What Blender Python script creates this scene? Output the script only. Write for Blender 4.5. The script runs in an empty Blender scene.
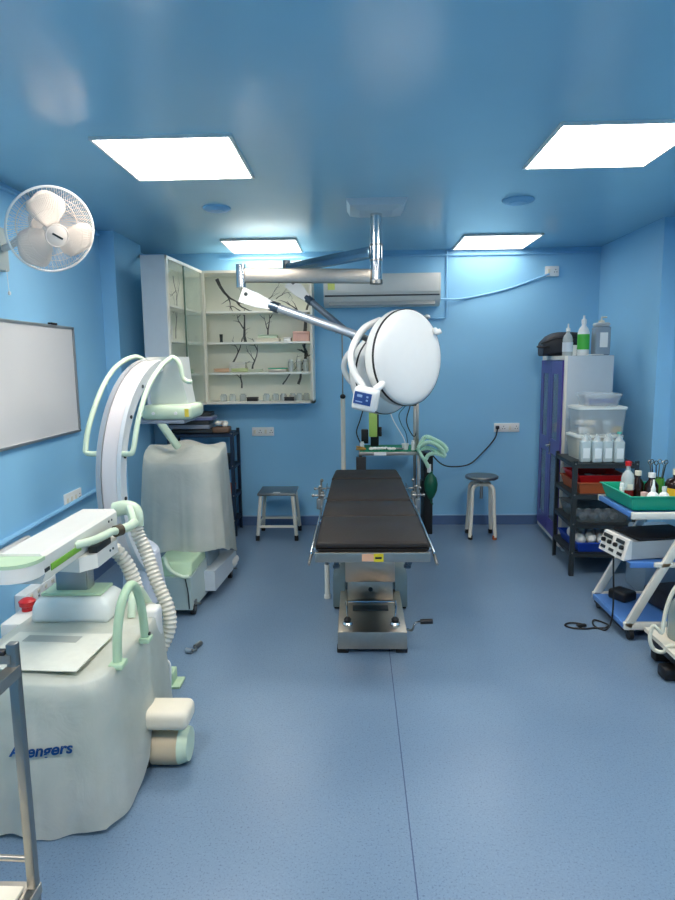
import bpy, bmesh, math, random
from mathutils import Vector, Matrix, Quaternion
R = math.radians
PI = math.pi
random.seed(7)
sc = bpy.context.scene
C = sc.collection

# ------------------------------------------------------------------ materials
def lin(c):
    c = c / 255.0
    return c / 12.92 if c <= 0.04045 else ((c + 0.055) / 1.055) ** 2.4
def rgb(r, g, b): return (lin(r), lin(g), lin(b), 1)
MATS = {}
def mat(name, col, rough=0.5, metal=0.0, noise=0.0, nscale=20, bump=0.0, coat=0.0, alpha=1.0, trans=0.0, ior=1.45, sub=0.0, emit=None, estr=0, bscale=None, spec=0.5):
    if name in MATS: return MATS[name]
    m = bpy.data.materials.new(name); m.use_nodes = True
    nt = m.node_tree; b = nt.nodes['Principled BSDF']
    b.inputs['Base Color'].default_value = col
    b.inputs['Roughness'].default_value = rough
    b.inputs['Metallic'].default_value = metal
    b.inputs['IOR'].default_value = ior
    b.inputs['Alpha'].default_value = alpha
    b.inputs['Transmission Weight'].default_value = trans
    b.inputs['Coat Weight'].default_value = coat
    b.inputs['Coat Roughness'].default_value = 0.08
    b.inputs['Specular IOR Level'].default_value = spec
    if emit:
        b.inputs['Emission Color'].default_value = emit
        b.inputs['Emission Strength'].default_value = estr
    tc = nt.nodes.new('ShaderNodeTexCoord')
    nz = nt.nodes.new('ShaderNodeTexNoise'); nz.inputs['Scale'].default_value = nscale; nz.inputs['Detail'].default_value = 3
    nt.links.new(tc.outputs['Object'], nz.inputs['Vector'])
    hs = nt.nodes.new('ShaderNodeMix'); hs.data_type = 'RGBA'
    k = max(noise, 0.02)
    hs.inputs['A'].default_value = tuple(min(1, c * (1 - k)) for c in col[:3]) + (1,)
    hs.inputs['B'].default_value = tuple(min(1, c * (1 + k)) for c in col[:3]) + (1,)
    nt.links.new(nz.outputs['Fac'], hs.inputs['Factor'])
    nt.links.new(hs.outputs['Result'], b.inputs['Base Color'])
    if bump > 0:
        bp = nt.nodes.new('ShaderNodeBump'); bp.inputs['Strength'].default_value = bump; bp.inputs['Distance'].default_value = 0.01
        n2 = nt.nodes.new('ShaderNodeTexNoise'); n2.inputs['Scale'].default_value = bscale or nscale; n2.inputs['Detail'].default_value = 2
        nt.links.new(tc.outputs['Object'], n2.inputs['Vector'])
        nt.links.new(n2.outputs['Fac'], bp.inputs['Height'])
        nt.links.new(bp.outputs['Normal'], b.inputs['Normal'])
    MATS[name] = m
    return m

wall_m = mat('wall_paint', rgb(142, 197, 230), 0.42, noise=0.05, nscale=2.2, bump=0.10, bscale=3, spec=0.4)
ceil_m = mat('ceiling_gloss_paint', rgb(156, 200, 220), 0.2, noise=0.06, nscale=1.5, bump=0.16, bscale=2.2, spec=0.75)
base_m = mat('skirting_vinyl', rgb(82, 108, 146), 0.35, noise=0.08)
blue_line_m = mat('skirting_cap', rgb(150, 185, 215), 0.35)
pipe_m = mat('painted_pipe', rgb(136, 190, 226), 0.4)
white = mat('white_plastic', rgb(232, 232, 228), 0.35, noise=0.02)
white2 = mat('white_enamel', rgb(226, 224, 216), 0.3, noise=0.03)
cream = mat('cream_plastic', rgb(222, 214, 194), 0.45, noise=0.04)
ivory = mat('ivory_metal', rgb(225, 220, 205), 0.35, noise=0.04)
greyw = mat('grey_laminate', rgb(176, 188, 196), 0.35, noise=0.03)
mint = mat('mint_plastic', rgb(182, 208, 172), 0.38, noise=0.03)
mint2 = mat('pale_mint_plastic', rgb(200, 216, 190), 0.38, noise=0.03)
lime = mat('lime_label', rgb(120, 175, 60), 0.5)
chrome = mat('chrome', rgb(215, 215, 215), 0.14, 1.0, noise=0.03)
steel = mat('brushed_steel', rgb(180, 172, 160), 0.36, 1.0, noise=0.08, nscale=40, bump=0.05)
steel2 = mat('dull_steel', rgb(150, 150, 146), 0.38, 1.0, noise=0.12, nscale=9)
dsteel = mat('dark_steel', rgb(98, 110, 122), 0.3, 0.9, noise=0.06)
alum = mat('aluminium', rgb(190, 192, 195), 0.33, 0.9)
housing = mat('green_grey_housing', rgb(112, 126, 126), 0.33, 0.5, noise=0.1)
black = mat('black_plastic', rgb(26, 26, 28), 0.45, noise=0.1)
rubber = mat('black_rubber', rgb(22, 22, 23), 0.7, noise=0.1)
leather = mat('black_vinyl', rgb(36, 32, 30), 0.55, noise=0.12, nscale=25, bump=0.12, bscale=60, spec=0.3)
dgrey = mat('dark_grey_metal', rgb(52, 58, 60), 0.45, 0.3, noise=0.08)
navy = mat('navy_metal', rgb(34, 52, 74), 0.45, 0.2, noise=0.08)
red = mat('red_plastic', rgb(196, 30, 34), 0.35)
orange = mat('orange_plastic', rgb(178, 92, 52), 0.5, noise=0.06)
bluep = mat('blue_plastic', rgb(28, 72, 178), 0.35)
blues = mat('blue_shelf', rgb(84, 132, 196), 0.35, noise=0.06)
purple = mat('purple_enamel', rgb(74, 62, 140), 0.3, noise=0.05)
teal = mat('green_tray', rgb(20, 158, 122), 0.35)
greencloth = mat('green_cloth', rgb(22, 128, 96), 0.8, noise=0.1, bump=0.3, bscale=40)
dgreen = mat('green_rubber', rgb(10, 84, 62), 0.45)
palegreen = mat('pale_green_hose', rgb(196, 232, 206), 0.4)
hose_m = mat('cream_hose', rgb(212, 206, 192), 0.45, noise=0.04)
yellow = mat('yellow_label', rgb(222, 200, 40), 0.5)
orange_l = mat('peach_label', rgb(236, 178, 140), 0.5)
pink = mat('pink_card', rgb(214, 172, 160), 0.6)
cotton = mat('cotton', rgb(240, 236, 226), 0.9, noise=0.1, nscale=50, bump=0.6, bscale=40)
paper = mat('paper', rgb(214, 214, 200), 0.6, noise=0.08, nscale=30)
ink = mat('ink_blue', rgb(22, 84, 150), 0.5)
dpanel = mat('blue_display', rgb(44, 76, 140), 0.3)
board = mat('whiteboard_surface', rgb(218, 216, 214), 0.3, noise=0.03, nscale=2)
amber = mat('amber_liquid', rgb(196, 130, 20), 0.15)
brownb = mat('brown_glass', rgb(34, 18, 14), 0.12)
redliq = mat('red_liquid', rgb(120, 20, 18), 0.2)
fanw = mat('fan_plastic', rgb(228, 216, 204), 0.4, noise=0.03)
bagm = mat('black_bag_fabric', rgb(44, 46, 52), 0.6, noise=0.15, bump=0.2, bscale=80)
seam_m = mat('floor_weld', rgb(62, 80, 112), 0.5)
vial = mat('clear_vial', rgb(214, 222, 220), 0.12, alpha=0.55)
frost = mat('frosted_plastic', rgb(208, 216, 218), 0.3, alpha=0.38)
grayjug = mat('grey_jug', rgb(146, 160, 172), 0.25, alpha=0.85)
glassm = mat('cabinet_glass', rgb(176, 200, 190), 0.04, alpha=0.2)
glassd = mat('wardrobe_glass', rgb(104, 118, 140), 0.08, alpha=0.75)
printm = mat('branch_print_ink', rgb(84, 86, 82), 0.5, noise=0.3, nscale=60)
label_g = mat('green_label', rgb(70, 178, 66), 0.45)
lightm = mat('led_diffuser', rgb(255, 255, 255), 0.5, emit=(1.0, 0.94, 0.86, 1), estr=23)
light_far = mat('led_diffuser_far', rgb(255, 255, 255), 0.5, emit=(1.0, 0.94, 0.86, 1), estr=6)
light_fill = mat('added_fill_diffuser', rgb(255, 255, 255), 0.5, emit=(1.0, 0.94, 0.86, 1), estr=30)  # glow of the two added fill panels overhead
cardm = mat('shelf_white', rgb(240, 240, 230), 0.45, noise=0.03)
backm = mat('cabinet_back_print', rgb(236, 236, 220), 0.4, noise=0.06, nscale=8)

# drape: thin frosted plastic cover
def drape_mat():
    m = bpy.data.materials.new('plastic_drape'); m.use_nodes = True
    nt = m.node_tree; b = nt.nodes['Principled BSDF']; out = nt.nodes['Material Output']
    b.inputs['Roughness'].default_value = 0.42
    tc = nt.nodes.new('ShaderNodeTexCoord')
    nz = nt.nodes.new('ShaderNodeTexNoise'); nz.inputs['Scale'].default_value = 5; nz.inputs['Detail'].default_value = 5
    nt.links.new(tc.outputs['Object'], nz.inputs['Vector'])
    cr = nt.nodes.new('ShaderNodeValToRGB')
    cr.color_ramp.elements[0].position = 0.3; cr.color_ramp.elements[0].color = rgb(194, 198, 186)
    cr.color_ramp.elements[1].position = 0.7; cr.color_ramp.elements[1].color = rgb(220, 218, 206)
    nt.links.new(nz.outputs['Fac'], cr.inputs['Fac']); nt.links.new(cr.outputs['Color'], b.inputs['Base Color'])
    bp = nt.nodes.new('ShaderNodeBump'); bp.inputs['Strength'].default_value = 0.35; bp.inputs['Distance'].default_value = 0.02
    n2 = nt.nodes.new('ShaderNodeTexNoise'); n2.inputs['Scale'].default_value = 9; n2.inputs['Detail'].default_value = 4; n2.inputs['Distortion'].default_value = 1.2
    nt.links.new(tc.outputs['Object'], n2.inputs['Vector']); nt.links.new(n2.outputs['Fac'], bp.inputs['Height'])
    nt.links.new(bp.outputs['Normal'], b.inputs['Normal'])
    tr = nt.nodes.new('ShaderNodeBsdfTranslucent'); tr.inputs['Color'].default_value = rgb(205, 212, 204)
    mx = nt.nodes.new('ShaderNodeMixShader'); mx.inputs[0].default_value = 0.22
    nt.links.new(b.outputs[0], mx.inputs[1]); nt.links.new(tr.outputs[0], mx.inputs[2])
    tp = nt.nodes.new('ShaderNodeBsdfTransparent')
    m2 = nt.nodes.new('ShaderNodeMixShader'); m2.inputs[0].default_value = 0.10
    nt.links.new(mx.outputs[0], m2.inputs[1]); nt.links.new(tp.outputs[0], m2.inputs[2])
    nt.links.new(m2.outputs[0], out.inputs['Surface'])
    return m
drape_m = drape_mat()

def floor_mat():
    m = bpy.data.materials.new('speckled_vinyl'); m.use_nodes = True
    nt = m.node_tree; b = nt.nodes['Principled BSDF']
    b.inputs['Roughness'].default_value = 0.30; b.inputs['Specular IOR Level'].default_value = 0.5
    tc = nt.nodes.new('ShaderNodeTexCoord')
    def ramp(src, p0, c0, p1, c1):
        r = nt.nodes.new('ShaderNodeValToRGB'); r.color_ramp.elements[0].position = p0; r.color_ramp.elements[0].color = c0
        r.color_ramp.elements[1].position = p1; r.color_ramp.elements[1].color = c1
        nt.links.new(src, r.inputs['Fac']); return r
    big = nt.nodes.new('ShaderNodeTexNoise'); big.inputs['Scale'].default_value = 1.3; big.inputs['Detail'].default_value = 4
    fine = nt.nodes.new('ShaderNodeTexNoise'); fine.inputs['Scale'].default_value = 140; fine.inputs['Detail'].default_value = 3; fine.inputs['Roughness'].default_value = 0.7
    fine2 = nt.nodes.new('ShaderNodeTexNoise'); fine2.inputs['Scale'].default_value = 160; fine2.inputs['Detail'].default_value = 2
    for n in (big, fine, fine2): nt.links.new(tc.outputs['Object'], n.inputs['Vector'])
    r1 = ramp(big.outputs['Fac'], 0.3, rgb(103, 126, 149), 0.7, rgb(115, 138, 160))
    r2 = ramp(fine.outputs['Fac'], 0.36, (0.36, 0.40, 0.50, 1), 0.46, (1, 1, 1, 1))
    r3 = ramp(fine2.outputs['Fac'], 0.55, (1, 1, 1, 1), 0.72, (1.25, 1.22, 1.18, 1))
    a = nt.nodes.new('ShaderNodeMix'); a.data_type = 'RGBA'; a.blend_type = 'MULTIPLY'; a.inputs['Factor'].default_value = 0.6
    nt.links.new(r1.outputs['Color'], a.inputs['A']); nt.links.new(r2.outputs['Color'], a.inputs['B'])
    c = nt.nodes.new('ShaderNodeMix'); c.data_type = 'RGBA'; c.blend_type = 'MULTIPLY'; c.inputs['Factor'].default_value = 0.8
    nt.links.new(a.outputs['Result'], c.inputs['A']); nt.links.new(r3.outputs['Color'], c.inputs['B'])
    nt.links.new(c.outputs['Result'], b.inputs['Base Color'])
    bp = nt.nodes.new('ShaderNodeBump'); bp.inputs['Strength'].default_value = 0.12; bp.inputs['Distance'].default_value = 0.01
    nt.links.new(big.outputs['Fac'], bp.inputs['Height']); nt.links.new(bp.outputs['Normal'], b.inputs['Normal'])
    return m
floor_m = floor_mat()

# ------------------------------------------------------------------ mesh builder
def crom(pts, n=6):
    P = [Vector(p) for p in pts]
    if len(P) < 3: return P
    out = []
    for i in range(len(P) - 1):
        p0 = P[i - 1] if i > 0 else P[i] * 2 - P[i + 1]
        p1, p2 = P[i], P[i + 1]
        p3 = P[i + 2] if i + 2 < len(P) else P[i + 1] * 2 - P[i]
        for k in range(n):
            t = k / n
            out.append(0.5 * ((2 * p1) + (-p0 + p2) * t + (2 * p0 - 5 * p1 + 4 * p2 - p3) * t * t + (-p0 + 3 * p1 - 3 * p2 + p3) * t ** 3))
    out.append(P[-1])
    return out

class MB:
    def __init__(s): s.bm = bmesh.new(); s.slots = []; s.cur = 0
    def use(s, m):
        if m not in s.slots: s.slots.append(m)
        s.cur = s.slots.index(m); return s
    def _add(s, tmp, M=None):
        if M is not None: bmesh.ops.transform(tmp, matrix=M, verts=tmp.verts)
        vm = {}
        for v in tmp.verts: vm[v] = s.bm.verts.new(v.co)
        for f in tmp.faces:
            try:
                nf = s.bm.faces.new([vm[v] for v in f.verts]); nf.material_index = s.cur
            except ValueError: pass
        tmp.free()
        return s
    def box(s, x0, x1, y0, y1, z0, z1, bev=0.0, seg=2, rot=None):
        t = bmesh.new(); bmesh.ops.create_cube(t, size=1)
        sx, sy, sz = abs(x1 - x0), abs(y1 - y0), abs(z1 - z0)
        bmesh.ops.scale(t, vec=(sx, sy, sz), verts=t.verts)
        if bev > 0:
            bmesh.ops.bevel(t, geom=list(t.edges), offset=min(bev, min(sx, sy, sz) * 0.49), segments=seg, affect='EDGES', profile=0.5)
        M = Matrix.Translation(((x0 + x1) / 2, (y0 + y1) / 2, (z0 + z1) / 2))
        if rot is not None: M = M @ rot.to_4x4()
        return s._add(t, M)
    def obox(s, c, size, rot, bev=0.0, seg=2):
        t = bmesh.new(); bmesh.ops.create_cube(t, size=1); bmesh.ops.scale(t, vec=size, verts=t.verts)
        if bev > 0: bmesh.ops.bevel(t, geom=list(t.edges), offset=min(bev, min(size) * 0.49), segments=seg, affect='EDGES', profile=0.5)
        return s._add(t, Matrix.Translation(c) @ rot.to_4x4())
    def bar(s, a, b, w, d, up=(0, 0, 1), bev=0.0):
        a, b = Vector(a), Vector(b); z = (b - a); L = z.length; z.normalize()
        x = Vector(up).cross(z)
        if x.length < 1e-4: x = Vector((1, 0, 0))
        x.normalize(); y = z.cross(x)
        M = Matrix((x, y, z)).transposed()
        return s.obox((a + b) / 2, (w, d, L), M, bev)
    def tube(s, pts, r, n=12, smooth=0, cap=True, closed=False):
        P = crom(pts, smooth) if smooth else [Vector(p) for p in pts]
        m = len(P)
        rr = r if callable(r) else (lambda t: r)
        tang = []
        for i in range(m):
            if closed: t = P[(i + 1) % m] - P[(i - 1) % m]
            else: t = P[min(i + 1, m - 1)] - P[max(i - 1, 0)]
            tang.append(t.normalized() if t.length > 0 else Vector((0, 0, 1)))
        ref = Vector((0, 0, 1)) if abs(tang[0].z) < 0.9 else Vector((1, 0, 0))
        u = (ref - tang[0] * ref.dot(tang[0])).normalized()
        rings = []
        for i in range(m):
            if i > 0: u = tang[i - 1].rotation_difference(tang[i]) @ u
            v = tang[i].cross(u)
            ra = rr(i / max(1, m - 1))
            rings.append([s.bm.verts.new(P[i] + (u * math.cos(2 * PI * k / n) + v * math.sin(2 * PI * k / n)) * ra) for k in range(n)])
        rng = m if closed else m - 1
        for i in range(rng):
            A, B = rings[i], rings[(i + 1) % m]
            for k in range(n):
                f = s.bm.faces.new((A[k], A[(k + 1) % n], B[(k + 1) % n], B[k])); f.material_index = s.cur
        if cap and not closed:
            f = s.bm.faces.new(list(reversed(rings[0]))); f.material_index = s.cur
            f = s.bm.faces.new(rings[-1]); f.material_index = s.cur
        return s
    def cyl(s, a, b, r, r2=None, n=24):
        r2 = r if r2 is None else r2
        return s.tube([a, b], lambda t: r + (r2 - r) * t, n)
    def lathe(s, prof, M=None, n=32):
        """prof: list of (r,z); revolved about z"""
        t = bmesh.new(); rings = []
        for (r, z) in prof:
            if r < 1e-5: rings.append([t.verts.new((0, 0, z))])
            else: rings.append([t.verts.new((r * math.cos(2 * PI * k / n), r * math.sin(2 * PI * k / n), z)) for k in range(n)])
        for A, B in zip(rings, rings[1:]):
            for k in range(n):
                k2 = (k + 1) % n
                if len(A) == 1 and len(B) == 1: break
                if len(A) == 1: t.faces.new((A[0], B[k2], B[k]))
                elif len(B) == 1: t.faces.new((A[k], A[k2], B[0]))
                else: t.faces.new((A[k], A[k2], B[k2], B[k]))
        return s._add(t, M)
    def lat(s, x, y, z, prof, n=24): return s.lathe(prof, Matrix.Translation((x, y, z)), n)
    def ell(s, c, rad, rot=None, n=20):
        t = bmesh.new(); bmesh.ops.create_uvsphere(t, u_segments=n, v_segments=n // 2, radius=1)
        bmesh.ops.scale(t, vec=rad, verts=t.verts)
        M = Matrix.Translation(c)
        if rot is not None: M = M @ rot.to_4x4()
        return s._add(t, M)
    def prism(s, poly, d, M=None):
        """poly in xz plane, extruded along y by d"""
        t = bmesh.new()
        A = [t.verts.new((x, 0, z)) for x, z in poly]; B = [t.verts.new((x, d, z)) for x, z in poly]
        t.faces.new(A); t.faces.new(list(reversed(B)))
        n = len(poly)
        for k in range(n): t.faces.new((A[(k + 1) % n], A[k], B[k], B[(k + 1) % n]))
        return s._add(t, M)
    def loft(s, rings, cap=True, close=True):
        V = [[s.bm.verts.new(p) for p in r] for r in rings]; n = len(V[0])
        for A, B in zip(V, V[1:]):
            for k in range(n if close else n - 1):
                f = s.bm.faces.new((A[k], A[(k + 1) % n], B[(k + 1) % n], B[k])); f.material_index = s.cur
        if cap:
            f = s.bm.faces.new(V[0]); f.material_index = s.cur
            f = s.bm.faces.new(list(reversed(V[-1]))); f.material_index = s.cur
        return s
    def quad(s, a, b, c, d):
        f = s.bm.faces.new([s.bm.verts.new(p) for p in (a, b, c, d)]); f.material_index = s.cur; return s
    def build(s, name, m=None, parent=None, ang=38, smooth=True):
        bmesh.ops.recalc_face_normals(s.bm, faces=s.bm.faces)
        me = bpy.data.meshes.new(name)
        if parent is not None: org = Vector(parent['_o'])
        else:
            xs = [v.co for v in s.bm.verts]
            mn = [min(c[i] for c in xs) for i in range(3)]; mx = [max(c[i] for c in xs) for i in range(3)]
            org = Vector(((mn[0] + mx[0]) / 2, (mn[1] + mx[1]) / 2, mn[2]))
        bmesh.ops.translate(s.bm, vec=-org, verts=s.bm.verts)
        s.bm.to_mesh(me); s.bm.free()
        if s.slots:
            for q in s.slots: me.materials.append(q)
        else: me.materials.append(m)
        if smooth:
            for p in me.polygons: p.use_smooth = True
            me.set_sharp_from_angle(angle=R(ang))
        o = bpy.data.objects.new(name, me); C.objects.link(o)
        o['_o'] = list(org)
        if parent is not None: o.parent = parent
        else: o.location = org
        return o

def tag(o, label, cat, group=None, kind=None):
    o['label'] = label; o['category'] = cat
    if group: o['group'] = group
    if kind: o['kind'] = kind
    return o
def thing(name, label, cat, loc=(0, 0, 0), group=None):
    o = bpy.data.objects.new(name, None); C.objects.link(o); o.location = loc; o['_o'] = list(loc)
    o.empty_display_size = 0.1
    return tag(o, label, cat, group)
def struct(name, mb, m):
    o = mb.build(name, m, smooth=False); o['kind'] = 'structure'; return o
def dup(root, loc, rotz=None, label=None, group=None, scale=None):
    r = root.copy(); C.objects.link(r); r.location = loc
    if rotz is not None: r.rotation_euler = (0, 0, rotz)
    if scale: r.scale = scale
    if label: r['label'] = label
    if group: r['group'] = group
    for ch in list(root.children):
        c = ch.copy(); C.objects.link(c); c.parent = r
        for g in ch.children:
            d = g.copy(); C.objects.link(d); d.parent = c
    return r
def rotm(axis, deg): return Matrix.Rotation(R(deg), 3, axis)

# ------------------------------------------------------------------ room shell
YB, XL, XR, XRN, HC = 5.68, -1.85, 2.12, 2.23, 2.45
YF = -1.3
struct('floor', MB().box(XL - .1, XRN + .1, YF - .1, YB + .1, -0.1, 0), floor_m)
struct('ceiling', MB().box(XL - .1, XRN + .1, YF - .1, YB + .1, HC, HC + 0.1), ceil_m)
struct('wall_back', MB().box(XL - .1, XRN + .1, YB, YB + .1, 0, HC), wall_m)
struct('wall_front', MB().box(XL - .1, XRN + .1, YF - .1, YF, 0, HC), wall_m)
struct('wall_left', MB().box(XL - .1, XL, YF, YB, 0, HC), wall_m)
struct('wall_right', MB().box(XRN, XRN + .1, YF, 4.55, 0, HC).box(XR, XRN + .1, 4.55, YB, 0, HC), wall_m)
struct('trim_1', MB().box(XL, -1.74, 4.66, 5.24, 0, HC), wall_m)
for nm, b in (('baseboard_back', (XL, XR, YB - .012, YB)), ('baseboard_left', (XL, XL + .012, YF, YB)), ('baseboard_right', (XRN - .012, XRN, YF, 4.55))):
    mb = MB(); mb.use(base_m).box(b[0], b[1], b[2], b[3], 0, .085); mb.use(blue_line_m).box(b[0], b[1], b[2], b[3], .085, .094)
    o = mb.build(nm, smooth=False); o['kind'] = 'structure'
struct('trim_2', MB().box(.160, .164, 1.0, 3.9, -0.001, 0.0006), seam_m)
# painted conduits on walls
def conduit(name_pts, r, label, cat='pipe', m=pipe_m, name='wall_conduit', sm=0, group=None):
    return tag(MB().tube(name_pts, r, 8, sm).build(name, m), label, cat, group)
conduit([(XL + .012, YF + .1, 2.42), (XL + .012, 4.64, 2.42)], .011, 'blue painted conduit running along top of left wall behind fan')
conduit([(XL + .016, 4.0 - 2.5, .55), (XL + .016, 4.6, .63)], .016, 'blue painted conduit low on left wall under the small switch plate')
conduit([(XL + .02, 5.26, 2.405), (XL + .02, 5.66, 2.405)], .02, 'short blue pipe at ceiling corner behind left wall pillar')
conduit([(.795, YB - .012, 2.43), (.797, YB - .012, 1.875), (.775, YB - .012, 1.862), (.50, YB - .012, 1.862)], .009, 'thin blue L-shaped conduit on back wall right of air conditioner')
conduit([(-1.2, YB - .012, 2.40), (2.1, YB - .012, 2.40)], .010, 'long blue painted conduit across back wall just below the ceiling')
tag(MB().box(XL, XL + .03, 2.3, 3.36, .51, .56, .006).build('cable_trunking', white), 'white rectangular cable trunking on left wall behind x-ray arm', 'trunking')

# ------------------------------------------------------------------ ceiling panels
def panel(x0, x1, y0, y1, label, grp, lm=None):
    t = thing('ceiling_light', label, 'ceiling light', ((x0 + x1) / 2, (y0 + y1) / 2, HC - .013), grp)
    f = MB(); w = .012; z0, z1 = HC - .013, HC
    f.box(x0, x1, y0, y0 + w, z0, z1).box(x0, x1, y1 - w, y1, z0, z1).box(x0, x0 + w, y0 + w, y1 - w, z0, z1).box(x1 - w, x1, y0 + w, y1 - w, z0, z1)
    f.build('frame', white2, t, smooth=False)
    MB().box(x0 + w, x1 - w, y0 + w, y1 - w, HC - .010, HC - .002).build('diffuser', lm or lightm, t, smooth=False)
G = 'square ceiling panel lights'
panel(-1.12, -.517, 2.78, 3.40, 'large bright square ceiling panel nearest the wall fan', G)
panel(.84, 1.44, 2.74, 3.34, 'large bright square ceiling panel at upper right, nearest the trolley side', G)
panel(-1.055, -.455, 5.06, 5.65, 'small-looking square ceiling panel above the wall instrument cabinet', G, light_far)
panel(.835, 1.445, 5.04, 5.65, 'small-looking square ceiling panel right of the air conditioner', G, light_far)
panel(-1.12, -.517, .45, 1.05, 'added square fill-light panel overhead on left, out of the frame', G, light_fill)  # this and the next panel are unseen extras, added to brighten the room
panel(.84, 1.44, .45, 1.05, 'added square fill-light panel overhead on right, out of the frame', G, light_fill)
for x, y, r, lb in ((-.855, 4.05, .085, 'round flush ceiling disc left of the surgical light mount'), (.985, 4.0, .095, 'round flush ceiling disc right of the surgical light mount')):
    t = thing('ceiling_speaker', lb, 'ceiling fitting', (x, y, HC - .02))
    MB().lat(x, y, HC - .018, [(0, .0), (r * .8, .0), (r, .012), (r, .018)], 32).build('rim', pipe_m, t)
    MB().lat(x, y, HC - .022, [(0, 0), (r * .55, 0), (r * .62, .006)], 32).build('grille', pipe_m, t)

# ------------------------------------------------------------------ air conditioner
t = thing('air_conditioner', 'long white split air conditioner on back wall behind the light arm', 'air conditioner', (.225, 5.56, 1.965))
prof = [(0, 0), (.10, -.0), (.165, .035), (.185, .075), (.19, .24), (.17, .268), (0, .27)]
rings = []
for x in (-.272, .722): rings.append([(x, YB - p[0], 1.965 + p[1]) for p in prof])
MB().loft(rings).build('body', white2, t, ang=50)
MB().box(-.25, .70, YB - .197, YB - .186, 2.075, 2.225, .004).build('front_panel', white2, t)
MB().obox((.225, YB - .165, 1.995), (.90, .012, .07), rotm('X', -38), .004).build('air_flap', mat('ac_grey', rgb(160, 164, 164), .4), t)
MB().box(-.262, .712, YB - .192, YB - .180, 2.044, 2.056).build('shadow_gap', mat('gap_dark', rgb(58, 60, 62), .6), t)
MB().lathe([(0, 0), (.033, 0), (.033, .002), (0, .002)], Matrix.Translation((-.20, YB - .1985, 2.20)) @ Matrix.Rotation(R(90), 4, 'X'), 16).build('energy_sticker', mat('sticker_dark', rgb(96, 120, 80), .5), t)
MB().box(-.235, -.175, YB - .2, YB - .1975, 2.10, 2.17).build('rating_sticker', mat('sticker_lemon', rgb(220, 222, 120), .5), t)
tag(MB().tube([(.735, 5.60, 2.02), (.95, YB - .012, 2.03), (1.3, YB - .01, 2.10), (1.55, YB - .012, 2.18), (1.675, YB - .03, 2.225)], .009, 8, 6).build('wall_cable', pipe_m), 'blue cable sagging from air conditioner to high socket', 'cable')
tag(MB().ell((.61, 5.52, 1.865), (.03, .03, .022)).cyl((.61, 5.55, 1.865), (.61, 5.68, 1.865), .012).build('pipe_outlet', white), 'small white pipe end below right side of air conditioner', 'pipe')

# ------------------------------------------------------------------ sockets
def socket(label, c, w, hgt, axis, items, depth=.012):
    """axis 'y': on back wall facing -Y ; 'x': on left wall facing +X"""
    x, y, z = c
    t = thing('wall_socket', label, 'wall socket', c)
    def bx(mb, u0, u1, v0, v1, d0, d1, b=0.002):
        if axis == 'y': return mb.box(x + u0, x + u1, y - d1, y - d0, z + v0, z + v1, b)
        return mb.box(x + d0, x + d1, y + u0, y + u1, z + v0, z + v1, b)
    bx(MB(), -w / 2, w / 2, -hgt / 2, hgt / 2, 0, depth, .004).build('plate', white, t)
    n = len(items)
    for i, k in enumerate(items):
        u = -w / 2 + w * (i + .5) / n
        if k == 's': bx(MB(), u - .010, u + .010, -.018, .018, depth, depth + .004).build('switch', cream, t)
        else:
            mb = MB()
            for du, dv in ((0, .012), (-.010, -.008), (.010, -.008)): bx(mb, u + du - .0035, u + du + .0035, dv - .0035, dv + .0035, depth, depth + .001, 0)
            mb.build('pin_holes', black, t)
    return t
socket('white double wall socket below the wall cabinet', (-.85, YB, .875), .20, .08, 'y', 'soso')
socket('white wall socket above the round stool with black plug', (1.348, YB, .892), .225, .08, 'y', 'soso')
socket('small socket high on back wall at end of blue cable', (1.70, YB, 2.248), .115, .085, 'y', 'so', .03)
socket('small white switch plate on left wall below whiteboard', (XL, 3.955, .64), .24, .095, 'x', 'ssso')
t = thing('extension_board', 'thick white multi-socket board on left wall beside x-ray pedestal', 'socket board', (XL, 3.4, .17))
MB().box(XL, XL + .07, 3.19, 3.62, .16, .275, .008).build('case', white, t)
for i in range(5):
    y = 3.24 + i * .08
    mb = MB()
    for dy, dz in ((0, .014), (-.012, -.010), (.012, -.010)): mb.box(XL + .07, XL + .0715, y + dy - .005, y + dy + .005, .21 + dz - .005, .21 + dz + .005)
    mb.build('pin_holes', black, t)
    MB().box(XL + .07, XL + .075, y - .012, y + .012, .243, .262, .002).build('switch', cream, t)
# plug and its cable to anaesthesia trolley
t = thing('power_plug', 'black plug and cord from back wall socket to anaesthesia trolley', 'cable', (1.26, YB - .03, .90))
MB().box(1.245, 1.275, YB - .05, YB - .0165, .882, .912, .006).build('plug', black, t)
MB().tube([(1.26, YB - .04, .885), (1.235, YB - .05, .80), (1.13, YB - .07, .68), (1.0, YB - .12, .58), (.85, YB - .16, .565), (.74, 5.45, .60), (.64, 5.36, .70)], .006, 8, 6).build('cord', black, t)

# ------------------------------------------------------------------ whiteboard
t = thing('whiteboard', 'large framed whiteboard mounted on the left wall', 'whiteboard', (XL, 3.4, 1.06))
MB().box(XL + .002, XL + .014, 2.72, 4.09, 1.075, 1.725).build('board', board, t, smooth=False)
f = MB(); w = .015
f.box(XL, XL + .022, 2.70, 4.11, 1.06, 1.06 + w).box(XL, XL + .022, 2.70, 4.11, 1.74 - w, 1.74).box(XL, XL + .022, 2.70, 2.715, 1.06, 1.74).box(XL, XL + .022, 4.095, 4.11, 1.06, 1.74)
f.build('frame', alum, t, smooth=False)
MB().box(XL, XL + .028, 3.80, 3.87, 1.738, 1.752, .003).build('hanging_clip', black, t)

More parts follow.
